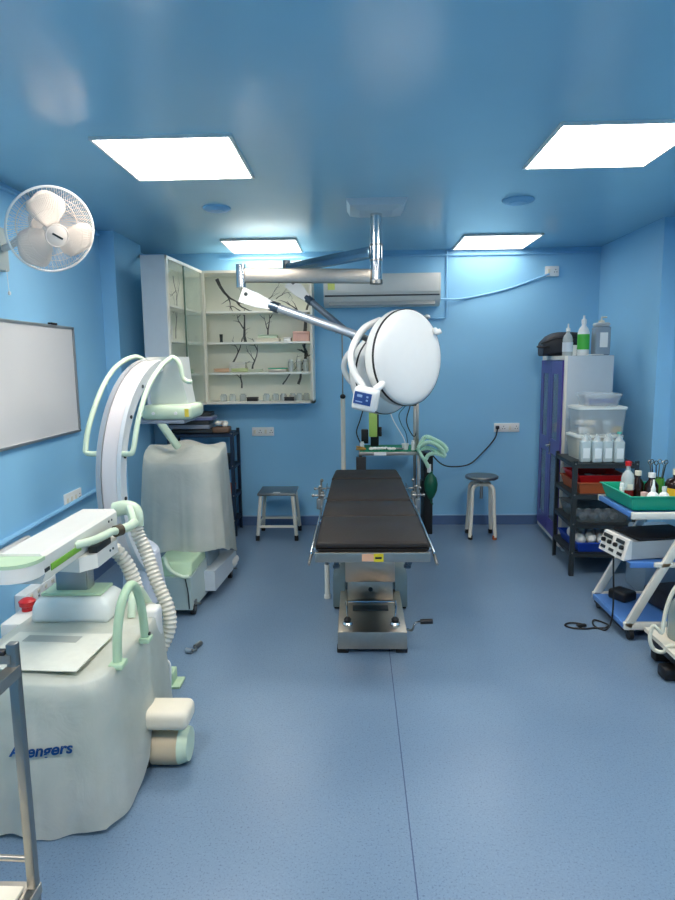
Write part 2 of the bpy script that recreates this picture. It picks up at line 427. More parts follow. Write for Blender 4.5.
# ------------------------------------------------------------------ wall fan
fc = Vector((-1.425, 3.03, 2.125)); fn = Vector((.85, -.9, -.60)).normalized()
t = thing('wall_fan', 'white three-blade wall fan in round wire cage on left wall', 'fan', tuple(fc))
q = Vector((0, 0, 1)).rotation_difference(fn).to_matrix().to_4x4()
FM = Matrix.Translation(fc) @ q
RF = .196
def cage_wire(mb, sgn, n, depth, r0, r1, rw=.0011):
    for i in range(n):
        a = 2 * PI * i / n; tw = .12
        pts = []
        for k in range(6):
            u = k / 5; r = r0 + (r1 - r0) * u; zz = sgn * depth * (1 - u ** 2.6) 
            aa = a + tw * (1 - u)
            pts.append(FM @ Vector((r * math.cos(aa), r * math.sin(aa), zz)))
        mb.tube(pts, rw, 4, cap=False)
def ring(mb, r, z, rw, n=48, s=8):
    mb.tube([FM @ Vector((r * math.cos(2 * PI * i / n), r * math.sin(2 * PI * i / n), z)) for i in range(n)], rw, s, closed=True)
mb = MB(); cage_wire(mb, 1, 110, .085, .05, RF, .0009); ring(mb, .12, .073, .0011); ring(mb, .160, .045, .0011); ring(mb, .05, .085, .003)
mb.build('front_grille', fanw, t)
mb = MB(); cage_wire(mb, -1, 56, .07, .05, RF); ring(mb, .14, -.055, .002)
mb.build('rear_grille', fanw, t)
mb = MB(); ring(mb, RF, 0, .0058, 64); mb.build('outer_rim', white, t)
MB().lathe([(0, .092), (.03, .092), (.048, .086), (.052, .074), (0, .072)], FM, 32).build('badge', fanw, t)
MB().obox(FM @ Vector((0, 0, .0925)), (.052, .009, .002), (q.to_3x3() @ rotm('Z', 20))).build('badge_mark', dgrey, t)
MB().lathe([(0, .02), (.025, .018), (.033, 0), (.033, -.02), (0, -.02)], FM, 24).build('hub', fanw, t)
for b_ in range(3):
    a0 = R(146 + 120 * b_)
    grid = []
    for i in range(9):
        u = i / 8; r = .028 + .16 * u
        half = (.028 + .062 * math.sin(min(1, u * 1.15) * PI * .62)) * (1 if u < .85 else 1 - (u - .85) * 2.2)
        row = []
        for j in range(7):
            v = j / 6 * 2 - 1
            rr_ = r - .028 * (abs(v) ** 2) * u
            off = half * v + .018 * u
            p = Vector((rr_, off, .012 + .022 * v * (1 - .35 * u)))
            ca, sa = math.cos(a0), math.sin(a0)
            row.append(FM @ Vector((p.x * ca - p.y * sa, p.x * sa + p.y * ca, p.z + .012)))
        grid.append(row)
    mb = MB()
    V = [[mb.bm.verts.new(p) for p in row] for row in grid]
    for i in range(8):
        for j in range(6): mb.bm.faces.new((V[i][j], V[i][j + 1], V[i + 1][j + 1], V[i + 1][j]))
    ob = mb.build('blade', fanw, t)
    sd = ob.modifiers.new('s', 'SOLIDIFY'); sd.thickness = .003
MB().lathe([(0, -.19), (.03, -.19), (.055, -.165), (.066, -.12), (.066, -.07), (0, -.07)], FM, 24).build('motor_housing', fanw, t)
bp_ = FM @ Vector((0, 0, -.15))
mb = MB().tube([bp_, bp_ + Vector((-.08, .01, -.06)), (XL + .10, 3.26, 2.10), (XL + .03, 3.29, 2.09)], .018, 12, 5)
mb.build('neck', fanw, t)
MB().box(XL, XL + .05, 3.24, 3.34, 1.98, 2.20, .012).build('wall_bracket', mat('bracket_grey', rgb(168, 178, 176), .5), t)
MB().tube([(XL + .05, 3.30, 1.99), (XL + .055, 3.30, 1.87)], .0015, 6).ell((XL + .055, 3.30, 1.87), (.008, .008, .011)).build('pull_cord', white, t)

# ------------------------------------------------------------------ wall instrument cabinet (two modules meeting in a corner)
t = thing('wall_cabinet', 'white L-shaped glass instrument cabinet with branch print on back wall', 'cabinet', (-.85, YB, 1.15))
ZB, ZT = 1.145, 2.265
mb = MB()   # back module carcass
XA, XB = -1.30, -.365
th = .018
mb.box(XA - .22, XB, 5.42, YB, ZT - th, ZT).box(XA - .22, XB, 5.42, YB, ZB, ZB + th).box(XB - th, XB, 5.42, YB, ZB, ZT)
mb.box(XA - .22, XA - .20, 5.42, YB, ZB, ZT)
# side module carcass (long in Y, opens to +X)
XS, YS = -1.475, 4.62
mb.box(XS, XA, YS, 5.42, ZT - th, ZT).box(XS, XA, YS, 5.42, ZB, ZB + th).box(XS, XS + .012, YS, 5.42, ZB, ZT)
mb.build('carcass', cardm, t, smooth=False)
MB().box(XS - .001, XA + .001, YS - .016, YS, ZB - .002, ZT + .002).build('side_panel', greyw, t, smooth=False)
MB().box(XA - .2, XB - th, YB - .012, YB, ZB + th, ZT - th).box(XS + .012, XS + .016, YS, 5.42, ZB + th, ZT - th).build('back_panel', backm, t, smooth=False)
shz = (1.405, 1.665, 1.925)
for z in shz:
    MB().box(XA - .19, XB - th, 5.44, YB - .012, z - .008, z + .008).box(XS + .016, XA - .02, YS, 5.44, z - .008, z + .008).build('shelf', cardm, t, smooth=False)
mb = MB(); w = .022
mb.box(XB - w, XB, 5.40, 5.42, ZB, ZT).box(XA, XB, 5.40, 5.42, ZT - w, ZT).box(XA, XB, 5.40, 5.42, ZB, ZB + w)
mb.box(XA - .01, XA + .028, 5.40, 5.425, ZB, ZT)
mb.box(XA, XA + .014, YS - .016, 5.40, ZT - w, ZT).box(XA, XA + .014, YS - .016, 5.40, ZB, ZB + w).box(XA, XA + .014, YS - .016, YS + .012, ZB, ZT)
mb.build('door_frame', ivory, t, smooth=False)
MB().box(XA + .004, XA + .008, 4.98, 5.40, ZB + w, ZT - w).build('sliding_glass', glassm, t, smooth=False)
MB().box(XA - .004, XA - .001, YS + .02, 5.02, ZB + w, ZT - w).build('sliding_glass', mat('clear_glass', rgb(190, 205, 200), .04, alpha=.1), t, smooth=False)
MB().box(XA + .0, XA + .010, 4.970, 4.981, ZB + w, ZT - w).build('glass_edge', mat('glass_edge', rgb(96, 120, 104), .3), t, smooth=False)
# printed tree branches (flat decoration on the backs)
rb = random.Random(5)
mb = MB()
def branch(u, v, ang, ln, wd, fn_, dep=0):
    pts = [(u, v)]
    a = ang
    for k in range(5):
        a += rb.uniform(-.35, .35)
        u += math.cos(a) * ln / 5; v += math.sin(a) * ln / 5
        pts.append((u, v))
    for k in range(5):
        (u0, v0), (u1, v1) = pts[k], pts[k + 1]
        w0 = wd * 1.35 * (1 - k / 6); w1 = wd * 1.35 * (1 - (k + 1) / 6)
        dx, dv = u1 - u0, v1 - v0; L = math.hypot(dx, dv) + 1e-6; nx, nv = -dv / L, dx / L
        fn_(((u0 + nx * w0, v0 + nv * w0), (u0 - nx * w0, v0 - nv * w0), (u1 - nx * w1, v1 - nv * w1), (u1 + nx * w1, v1 + nv * w1)))
    if dep < 2:
        for k in (2, 4): branch(pts[k][0], pts[k][1], a + rb.choice((-1, 1)) * rb.uniform(.4, .8), ln * .5, wd * .55, fn_, dep + 1)
def fb(q_):
    q_ = [(min(max(u, XA - .18), XB - .02), min(max(v, ZB + .03), ZT - .02)) for u, v in q_]
    mb.quad(*[(u, YB - .0125, v) for u, v in q_])
def fs(q_):
    q_ = [(min(max(u, YS + .01), 5.40), min(max(v, ZB + .03), ZT - .02)) for u, v in q_]
    mb.quad(*[(XS + .0165, u, v) for u, v in q_])
for (u, v, a, l, w_) in ((-1.22, 2.23, -1.25, .34, .012), (-1.03, 2.0, 1.2, .22, .004), (-.83, 2.0, 1.1, .2, .003), (-.98, 1.67, 1.5, .30, .010), (-.80, 1.68, 1.2, .26, .007), (-.46, 1.70, 1.2, .45, .014),
                       (-.93, 1.42, 1.5, .24, .007), (-1.03, 1.27, 1.3, .22, .006), (-.52, 1.30, 1.2, .30, .009), (-.66, 1.30, 1.15, .24, .005), (-.44, 1.52, 1.35, .14, .018), (-1.1, 1.5, .9, .25, .006), (-.7, 2.05, .9, .15, .003)):
    branch(u, v, a, l, w_, fb)
for (u, v, a, l, w_) in ((4.6, 1.2, 1.5, .7, .012), (5.2, 1.7, 1.7, .4, .008), (4.9, 1.3, 1.4, .5, .01), (5.2, 2.2, -1.4, .3, .006), (4.7, 1.8, 1.5, .4, .014)): branch(u, v, a, l, w_, fs)
mb.build('branch_print', printm, t, smooth=False)
# the side module stands slightly splayed from the back module
oy = -t.location.y
for ch in t.children:
    for v in ch.data.vertices:
        yw = v.co.y - oy
        if yw < 5.40: v.co.x -= (5.40 - yw) * .077

# contents of the cabinet
def jar_proto(name, label, cat, r, hgt, body_m, lid_m, loc, group, liquid=None):
    t = thing(name, label, cat, loc, group); x, y, z = loc
    MB().lat(x, y, z, [(0, 0), (r, 0), (r, hgt * .8), (r * .7, hgt * .86), (0, hgt * .86)], 16).build('body', body_m, t)
    MB().lat(x, y, z, [(0, hgt * .86), (r * .75, hgt * .86), (r * .75, hgt), (0, hgt)], 16).build('lid', lid_m, t)
    return t
zb = ZB + th + .0005
gj = 'clear instrument jars on lowest cabinet shelf'
j0 = jar_proto('instrument_jar', 'clear jar with metal lid on lowest shelf of wall cabinet', 'jar', .030, .062, vial, vial, (-1.17, 5.54, zb), gj)
for i, x in enumerate((-1.09, -1.00, -.79, -.71, -.64, -.56, -.50, -.44)):
    dup(j0, (x, 5.53 + .02 * (i % 2), zb))
def simple_box(name, label, cat, x0, x1, y0, y1, z0, z1, m, lidm=None, group=None, bev=.004):
    t = thing(name, label, cat, ((x0 + x1) / 2, (y0 + y1) / 2, z0), group)
    MB().box(x0, x1, y0, y1, z0, z0 + (z1 - z0) * .72, bev).build('body', m, t)
    MB().box(x0 - .002, x1 + .002, y0 - .002, y1 + .002, z0 + (z1 - z0) * .72, z1, bev).build('lid', lidm or m, t)
    return t
simple_box('instrument_case', 'black instrument case on lowest cabinet shelf, left one', 'case', -.955, -.86, 5.47, 5.54, zb, zb + .035, black)
simple_box('instrument_case', 'black instrument case on lowest cabinet shelf, right one', 'case', -.625, -.54, 5.455, 5.50, zb, zb + .035, black)
s1, s2, s3 = [z + .0085 for z in shz]
# shelf 1 : trays, tubing, beakers
simple_box('instrument_tray', 'shallow steel tray with green liner on cabinet shelf above the jars', 'tray', -.76, -.60, 5.47, 5.62, s1, s1 + .035, steel, teal)
def coil(label, x, y, z, r, m, turns=3):
    mb = MB(); pts = []
    for k in range(turns * 16 + 1):
        a = 2 * PI * k / 16; pts.append((x + (r + .003 * math.sin(a * .37)) * math.cos(a) * 1.4, y + r * .7 * math.sin(a), z + .006 + .007 * k / 16))
    mb.tube(pts, .0045, 6)
    return tag(mb.build('tubing_coil', m), label, 'tubing')
coil('pale coiled tubing at left of lower middle cabinet shelf', -1.18, 5.54, s1, .045, mat('tubing_peach', rgb(226, 190, 160), .4), 4)
coil('pale yellow-green coiled tubing on lower middle cabinet shelf', -1.02, 5.54, s1, .05, mat('tubing_lemon', rgb(206, 214, 160), .4), 4)
coil('loose clear tubing coil beside green tray in wall cabinet', -.88, 5.54, s1, .045, mat('tubing_clear', rgb(214, 220, 200), .3), 3)
simple_box('gauze_pack', 'folded off-white gauze pack on lower middle cabinet shelf', 'gauze pack', -1.12, -.98, 5.58, 5.65, s1, s1 + .09, cotton)
for i, x in enumerate((-.57, -.50, -.44)):
    a = jar_proto('glass_beaker', 'glass beaker at right end of lower middle cabinet shelf', 'beaker', .024, .11, vial, white, (x, 5.55, s1), 'glass beakers on lower middle cabinet shelf') if i == 0 else dup(a, (x, 5.55 + .02 * (i % 2), s1))
simple_box('dressing_box', 'small beige carton at right end of lower middle cabinet shelf', 'box', -.43, -.39, 5.60, 5.66, s1, s1 + .13, cream)
# shelf 2
tag(MB().lat(-1.17, 5.53, s2, [(0, 0), (.015, 0), (.012, .02), (.015, .07), (.012, .07), (0, .02)], 14).build('small_cup', dgrey), 'small dark cup on upper middle cabinet shelf', 'cup')
simple_box('dressing_pack', 'flat cream wrapped pack on upper middle cabinet shelf, lower one', 'pack', -.86, -.66, 5.47, 5.60, s2, s2 + .03, cream)
simple_box('dressing_pack', 'flat pale green wrapped pack lying on the cream pack', 'pack', -.84, -.68, 5.48, 5.59, s2 + .031, s2 + .06, mint2)
simple_box('dressing_pack', 'thin white wrapped pack on upper middle shelf beside pink box', 'pack', -.62, -.56, 5.48, 5.60, s2, s2 + .035, white)
simple_box('glove_box', 'pinkish glove box at right end of upper middle cabinet shelf', 'box', -.54, -.40, 5.48, 5.62, s2, s2 + .085, pink)
# side module contents
simple_box('glove_box', 'small white carton in side part of wall cabinet, upper middle shelf', 'box', -1.49, -1.40, 4.74, 4.86, s2, s2 + .11, white)
jar_proto('medicine_bottle', 'small white medicine bottle in side part of wall cabinet', 'bottle', .02, .10, white, red, (-1.43, 4.69, s2), None)
simple_box('glove_box', 'dark carton in side part of wall cabinet, lower middle shelf', 'box', -1.47, -1.39, 4.76, 4.88, s1, s1 + .06, black)
jar_proto('medicine_bottle', 'clear jar on the dark carton level in side part of cabinet', 'jar', .03, .09, vial, white, (-1.41, 4.96, s1), None)
coil('green tubing coil in side part of wall cabinet', -1.38, 5.15, s1, .035, mint, 4)
tag(MB().tube([(XL + .05, 5.30, 2.40), (-1.62, 5.0, 2.27), (-1.56, 4.75, 2.1), (-1.545, 4.66, 1.9), (-1.55, 4.7, 1.75)], .010, 8, 6).build('hanging_cable', black), 'black cable hanging between left pillar and wall cabinet', 'cable')

# ------------------------------------------------------------------ surgical light
t = thing('surgical_light', 'ceiling-mounted white twin-dome surgical light on chrome swing arms', 'surgical light', (.13, 4.05, HC))
mb = MB(); mb.loft([[(-.05, 3.88, HC), (.31, 3.88, HC), (.31, 4.22, HC), (-.05, 4.22, HC)], [(-.03, 3.90, HC - .035), (.29, 3.90, HC - .035), (.29, 4.20, HC - .035), (-.03, 4.20, HC - .035)], [(.03, 3.96, HC - .055), (.23, 3.96, HC - .055), (.23, 4.14, HC - .055), (.03, 4.14, HC - .055)]])
mb.build('mount_cover', mat('mount_paint', rgb(186, 200, 208), .3), t, smooth=False)
MB().cyl((.13, 4.05, HC - .05), (.13, 4.05, 1.975), .037, n=32).build('column', chrome, t)
MB().cyl((.13, 4.05, 2.205), (.13, 4.05, 2.215), .0405, n=32).cyl((.13, 4.05, 1.975), (.13, 4.05, 2.0), .041, n=32).cyl((.13, 4.05, 2.115), (.13, 4.05, 2.122), .0405, n=32).build('column_collar', steel2, t)
A1 = Vector((-.705, 3.98, 2.032))
MB().bar((.095, 4.045, 2.022), A1 + Vector((.02, 0, 0)), .045, .088, bev=.012).build('swing_arm', steel, t)
MB().cyl(A1 + Vector((0, 0, -.075)), A1 + Vector((0, 0, .065)), .030, n=28).build('arm_pivot', chrome, t)
A2 = Vector((-.50, 4.72, 2.17))
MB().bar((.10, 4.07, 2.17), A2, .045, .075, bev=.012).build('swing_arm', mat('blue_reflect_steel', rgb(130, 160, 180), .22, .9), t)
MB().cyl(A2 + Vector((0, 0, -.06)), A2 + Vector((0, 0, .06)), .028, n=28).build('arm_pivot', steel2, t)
def spring(a, b, c, r):
    """white joint from a to b then tube b -> c"""
    a, b, c = Vector(a), Vector(b), Vector(c)
    d = (b - a).normalized()
    mb = MB(); s_ = Vector((0, 1, 0)) * .028
    up = d.cross(Vector((0, 1, 0))).normalized()
    if up.z < 0: up = -up
    r0 = [a + up * .045 - s_, a + up * .045 + s_, a - up * .05 + s_, a - up * .05 - s_]
    r1 = [a + d * .1 + up * .042 - s_, a + d * .1 + up * .042 + s_, a + d * .1 - up * .045 + s_, a + d * .1 - up * .045 - s_]
    s_ = s_ * .9
    r2 = [b + up * .026 - s_, b + up * .026 + s_, b - up * .026 + s_, b - up * .026 - s_]
    mb.loft([r0, r1, r2]); o1 = mb.build('spring_joint', white, t, ang=25)
    MB().cyl(a + up * .01 + Vector((0, -.031, 0)) + d * .03, a + up * .01 + Vector((0, -.028, 0)) + d * .03, .012, n=12).build('joint_bolt', dgrey, t)
    MB().cyl(b - d * .01, b + (c - b).normalized() * .05, r * 1.25).build('tube_collar', dsteel, t)
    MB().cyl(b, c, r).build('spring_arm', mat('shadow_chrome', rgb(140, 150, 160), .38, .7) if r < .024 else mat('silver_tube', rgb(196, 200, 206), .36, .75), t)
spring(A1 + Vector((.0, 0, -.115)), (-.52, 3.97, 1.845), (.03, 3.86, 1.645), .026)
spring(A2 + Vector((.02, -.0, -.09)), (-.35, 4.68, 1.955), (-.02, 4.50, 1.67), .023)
nrm = Vector((.66, -.75, .03)).normalized()
def dome(c, rr, zt):
    Q = Vector((0, 0, 1)).rotation_difference(nrm).to_matrix().to_4x4(); M = Matrix.Translation(c) @ Q
    h_ = MB().lathe([(0, .05), (rr * .3, .049), (rr * .6, .042), (rr * .82, .030), (rr * .94, .016), (rr * .985, .004), (rr * .985, 0), (0, 0)], M, 56)
    h_.build('dome_cover', white, t, ang=60)
    MB().lathe([(rr * .93, .002), (rr * 1.0, .002), (rr * 1.003, -.010), (rr * .93, -.010)], M, 56).build('gasket', black, t)
    MB().lathe([(rr * .96, -.006), (rr * 1.0, -.010), (rr * 1.005, -.05), (rr * .96, -.082), (rr * .90, -.09), (rr * .88, -.07)], M, 56).build('dome_rim', white, t, ang=60)
    MB().lathe([(0, -.075), (rr * .9, -.075), (rr * .9, -.07), (0, -.07)], M, 40).build('lens', mat('lens_glass', rgb(200, 210, 215), .1, coat=.5), t)
    return M
D1 = Vector((.312, 3.80, 1.515)); M1 = dome(D1, .287, 0)
D2 = Vector((.205, 4.33, 1.41)); M2 = dome(D2, .275, 0)
# yoke of the front dome: from spring arm to rim top, and down to the control box
J1 = Vector((.03, 3.86, 1.645))
p_top = M1 @ Vector((-.0, .275, -.05))
mb = MB().tube([(.15, 3.93, 1.745), (.06, 3.85, 1.70), (.0, 3.76, 1.62), (-.03, 3.72, 1.53), (-.01, 3.68, 1.43), (.035, 3.66, 1.36), (.05, 3.66, 1.31)], .021, 12, 5)
mb.build('yoke', white, t)
mb = MB().tube([(.12, 3.95, 1.60), (.03, 3.86, 1.645), (-.02, 3.76, 1.58)], .02, 10, 5)
mb.build('yoke_joint', steel2, t)
mb = MB().tube([(.12, 4.42, 1.56), (.02, 4.44, 1.59), (-.06, 4.46, 1.54), (-.085, 4.46, 1.45), (-.04, 4.44, 1.36), (.05, 4.38, 1.30)], .020, 12, 5)
mb.build('yoke', white, t)
MB().tube([(-.02, 4.50, 1.67), (.02, 4.44, 1.59)], .022, 10).build('yoke_joint', steel2, t)
RB = rotm('Z', -12) @ rotm('Y', 12) @ rotm('X', 8)
bc = Vector((.055, 3.60, 1.285))
MB().obox(bc, (.145, .085, .135), RB, .022, 4).build('control_box', white, t)
MB().obox(bc + RB @ Vector((-.012, -.0435, .008)), (.10, .003, .07), RB, 0).build('control_panel', dpanel, t)
MB().obox(bc + RB @ Vector((-.03, -.0455, .022)), (.03, .002, .015), RB, 0).obox(bc + RB @ Vector((.015, -.0455, .022)), (.012, .002, .01), RB).obox(bc + RB @ Vector((.015, -.0455, .002)), (.012, .002, .01), RB).obox(bc + RB @ Vector((-.03, -.0455, -.012)), (.04, .002, .006), RB).build('panel_buttons', mat('panel_pale', rgb(150, 176, 214), .4), t)
MB().tube([bc + Vector((.05, .0, .05)), (.14, 3.62, 1.36), (.16, 3.70, 1.38)], .022, 10, 4).build('box_mount', white, t)
MB().tube([M1 @ Vector((.0, 0, 0)) + Vector((.17, .12, .17)), (.49, 3.90, 1.665), (.515, 3.9, 1.675)], .016, 12, 4).build('handle', white, t)

# ------------------------------------------------------------------ operating table
t = thing('operating_table', 'operating table with black padded sections on a steel pedestal', 'operating table', (.07, 3.5, 0))
cx = .07
mb = MB(); mb.box(-.105, .252, 3.08, 3.70, .025, .118, .004)
mb.build('base_box', steel, t)
for x in (-.08, .225):
    for y in (3.12, 3.66): MB().box(x - .03, x + .03, y - .03, y + .03, 0, .026, .004).build('rubber_foot', rubber, t)
mb = MB(); mb.loft([[(-.15, 3.66, .02), (-.075, 3.66, .02), (-.075, 4.2, .02), (-.15, 4.2, .02)], [(-.15, 3.68, .20), (-.075, 3.68, .20), (-.075, 4.15, .20), (-.15, 4.15, .20)], [(-.14, 3.72, .285), (-.075, 3.72, .285), (-.075, 4.1, .285), (-.14, 4.1, .285)]])
mb.build('side_housing', housing, t)
mb = MB(); mb.loft([[(.225, 3.66, .02), (.30, 3.66, .02), (.30, 4.2, .02), (.225, 4.2, .02)], [(.225, 3.68, .20), (.30, 3.68, .20), (.30, 4.15, .20), (.225, 4.15, .20)], [(.225, 3.72, .285), (.29, 3.72, .285), (.29, 4.1, .285), (.225, 4.1, .285)]])
mb.build('side_housing', housing, t)
for x in (-.12, .27): MB().box(x - .025, x + .025, 4.1, 4.18, 0, .022, .004).box(x - .025, x + .025, 3.68, 3.74, 0, .022, .004).build('rubber_foot', rubber, t)
MB().box(-.06, .205, 3.52, 4.0, .118, .245, .004).build('column_lower', steel, t)
MB().box(-.072, .215, 3.50, 4.02, .235, .42, .004).build('column_shroud', mat('shroud_steel', rgb(196, 176, 156), .3, 1.0, noise=.05), t)
MB().box(-.04, .18, 3.56, 3.96, .42, .56, .004).build('column_upper', steel2, t)
MB().cyl((cx + .004, 3.514, .185), (cx + .004, 3.519, .185), .013).build('lock_knob', black, t)
# pedals
for x, lean in ((-.055, -.005), (.195, .008)):
    MB().lat(x, 3.17, .118, [(0, 0), (.026, 0), (.028, .01), (.022, .02), (0, .022)], 20).build('pedal_base', chrome, t)
    MB().lat(x, 3.17, .139, [(0, 0), (.018, 0), (.02, .012), (.012, .022), (0, .024)], 20).build('pedal_knob', black, t)
    MB().tube([(x, 3.17, .15), (x + lean, 3.24, .19), (x + lean, 3.30, .20)], .005, 8, 3).build('pedal_lever', chrome, t)
MB().tube([(-.07, 3.44, .118), (-.07, 3.44, .14), (.21, 3.44, .14), (.21, 3.44, .118)], .006, 8).build('foot_rail', chrome, t)
MB().box(-.03, .17, 3.36, 3.43, .118, .124, .002).build('vent_plate', dgrey, t)
MB().tube([(.25, 3.2, .085), (.285, 3.17, .09), (.30, 3.16, .13), (.335, 3.15, .145)], .007, 8, 3).build('crank_arm', chrome, t)
MB().cyl((.325, 3.15, .145), (.39, 3.15, .148), .013, n=14).build('crank_grip', black, t)
# bed frame
fr = MB(); fr.box(-.198, .338, 2.83, 2.85, .572, .618, .003).box(-.185, -.165, 2.83, 4.72, .575, .612, .003).box(.305, .325, 2.83, 4.72, .575, .612, .003).box(-.185, .325, 3.42, 3.46, .575, .605).box(-.185, .325, 4.0, 4.04, .575, .605).box(-.185, .325, 4.70, 4.72, .575, .612)
fr.build('bed_frame', steel, t)
MB().box(-.16, .30, 2.86, 4.70, .60, .612).build('bed_deck', dgrey, t)
for s in (-1, 1):
    x = cx + s * .288
    MB().bar((x, 2.86, .60), (x, 4.55, .60), .010, .026, bev=.003).build('side_rail', chrome, t)
    for y in (2.95, 3.5, 4.1, 4.45): MB().cyl((x, y, .60), (cx + s * .25, y, .598), .008, n=10).build('rail_spacer', chrome, t)
    MB().cyl((cx + s * .288, 2.87, .60), (cx + s * .294, 2.79, .575), .007, n=10).build('rail_end', steel2, t)
    # clamps near the head
    for k, y in enumerate((3.90, 4.12)):
        xx = x + s * .02
        m_ = MB().box(xx - .018, xx + .018, y - .02, y + .02, .575, .64, .004)
        m_.cyl((xx, y, .57), (xx, y, .71), .007, n=10).cyl((xx - .035, y, .66), (xx + .035, y, .66), .006, n=10)
        m_.ell((xx + s * .04, y, .66), (.011, .011, .011), n=10).ell((xx - s * .005, y, .715), (.012, .012, .012), n=10)
        m_.build('accessory_clamp', steel2, t)
for x in (-.105, .245): MB().cyl((x, 3.0, .50), (x, 3.0, .575), .013, n=12).cyl((x, 3.0, .49), (x, 3.0, .505), .018, n=12).build('locking_screw', dsteel, t)
MB().tube([(-.07, 3.30, .50), (-.09, 3.2, .54), (-.09, 3.02, .56)], .012, 8).tube([(.21, 3.30, .50), (.23, 3.2, .54), (.23, 3.02, .56)], .012, 8).build('support_strut', steel2, t)
MB().box(.02, .075, 2.826, 2.83, .578, .612).build('maker_label', orange_l, t)
MB().box(.075, .12, 2.825, 2.83, .576, .614).build('warning_label', yellow, t)
MB().box(.082, .112, 2.8235, 2.825, .59, .60).build('warning_mark', black, t)
MB().ell((.245, 2.86, .562), (.012, .012, .014), n=12).build('front_knob', dsteel, t)
def cushion(y0, y1, w0, w1, z1=.665, nm='cushion'):
    mb = MB(); rings = []
    ys = [y0, y0 + .004, y0 + .02, (y0 + y1) / 2, y1 - .02, y1 - .004, y1]
    ins = [.022, .010, 0, 0, 0, .010, .022]
    for y, i_ in zip(ys, ins):
        u = (y - y0) / (y1 - y0); hw = w0 + (w1 - w0) * u - i_ * .6; z0 = .6125 + i_ * .3; zt = z1 - i_ * .5
        r = .02; pts = []
        for (sx, sz, a0) in ((1, 1, 0), (-1, 1, 90), (-1, -1, 180), (1, -1, 270)):
            for k in range(4):
                a = R(a0 + 30 * k)
                pts.append((cx + sx * (hw - r) + r * math.cos(a), y, (zt - r if sz > 0 else z0 + r) + r * math.sin(a)))
        rings.append(pts)
    mb.loft(rings); return mb.build(nm, leather, t, ang=60)
cushion(2.845, 3.355, .268, .265)
cushion(3.365, 3.73, .265, .260)
cushion(3.755, 4.42, .258, .252, .668)
cushion(4.43, 4.78, .252, .235, .676, 'head_cushion')
MB().box(.0, .17, 3.728, 3.757, .645, .655, .003).build('cushion_cutout', rubber, t)
MB().cyl((-.195, 3.86, .0), (-.195, 3.86, .22), .016, n=14).cyl((-.195, 3.86, .0), (-.195, 3.86, .022), .021, n=14).build('support_post', white2, t)
MB().cyl((-.195, 3.86, .22), (-.195, 3.86, .575), .012, n=14).build('post_slide', steel2, t)

# ------------------------------------------------------------------ stools
t = thing('square_stool', 'square steel-topped stool with white legs under wall cabinet', 'stool', (-.68, 5.33, 0))
MB().box(-.84, -.52, 5.17, 5.49, .385, .405, .004).build('seat', steel2, t)
MB().box(-.71, -.65, 5.20, 5.23, .4055, .4065).build('seat_label', white, t)
for sx in (-1, 1):
    for sy in (-1, 1):
        a = Vector((-.68 + sx * .165, 5.33 + sy * .16, .03)); b = Vector((-.68 + sx * .135, 5.33 + sy * .135, .386))
        l_ = MB().bar(a, b, .024, .024, bev=.004).build('leg', ivory, t)
        MB().box(a.x - .016, a.x + .016, a.y - .016, a.y + .016, 0, .045, .004).build('rubber_shoe', rubber, l_)
q_ = [(-.68 + sx * .158, 5.33 + sy * .154, .12) for sx, sy in ((-1, -1), (1, -1), (1, 1), (-1, 1))]
for i in range(4): MB().bar(q_[i], q_[(i + 1) % 4], .018, .018).build('stretcher', ivory, t)

t = thing('round_stool', 'round steel revolving stool with cream tubular legs by back wall', 'stool', (1.055, 5.28, 0))
sx0, sy0 = 1.055, 5.28
MB().lat(sx0, sy0, .50, [(0, 0), (.12, 0), (.137, .008), (.14, .022), (.132, .03), (0, .032)], 40).build('seat', steel2, t)
MB().cyl((sx0, sy0, .33), (sx0, sy0, .50), .013, n=14).build('height_screw', steel, t)
MB().cyl((sx0, sy0, .445), (sx0, sy0, .468), .05, n=20).build('hub', ivory, t)
for k in range(4):
    a = R(35 + 90 * k + 8); c_, s_ = math.cos(a), math.sin(a)
    l_ = MB().tube([(sx0 + c_ * r, sy0 + s_ * r, z) for r, z in ((.03, .455), (.075, .455), (.11, .44), (.125, .39), (.132, .22), (.148, .02))], .0155, 12, 5).build('leg', ivory, t)
    MB().cyl((sx0 + c_ * .142, sy0 + s_ * .142, 0), (sx0 + c_ * .141, sy0 + s_ * .141, .035), .018, n=12).build('rubber_shoe', rubber if k != 3 else orange, l_)

# ------------------------------------------------------------------ IV stand behind table
t = thing('drip_stand', 'slim white drip stand standing behind the operating table head', 'drip stand', (-.11, 5.15, 0))
MB().cyl((-.11, 5.15, .05), (-.11, 5.15, 1.21), .019, n=16).build('outer_pole', ivory, t)
MB().cyl((-.11, 5.15, 1.21), (-.11, 5.15, 1.75), .006, n=10).build('inner_rod', steel2, t)
MB().ell((-.11, 5.14, 1.215), (.024, .024, .02), n=14).build('clamp_knob', black, t)
for k in range(4):
    a = R(45 + 90 * k)
    MB().tube([(-.11, 5.15, .07), (-.11 + .1 * math.cos(a), 5.15 + .1 * math.sin(a), .05), (-.11 + .16 * math.cos(a), 5.15 + .16 * math.sin(a), .0)], .011, 8, 3).build('leg', ivory, t)
MB().tube([(-.16, 5.15, 1.72), (-.15, 5.15, 1.75), (-.07, 5.15, 1.75), (-.06, 5.15, 1.72)], .004, 8).build('drip_hook', steel2, t)

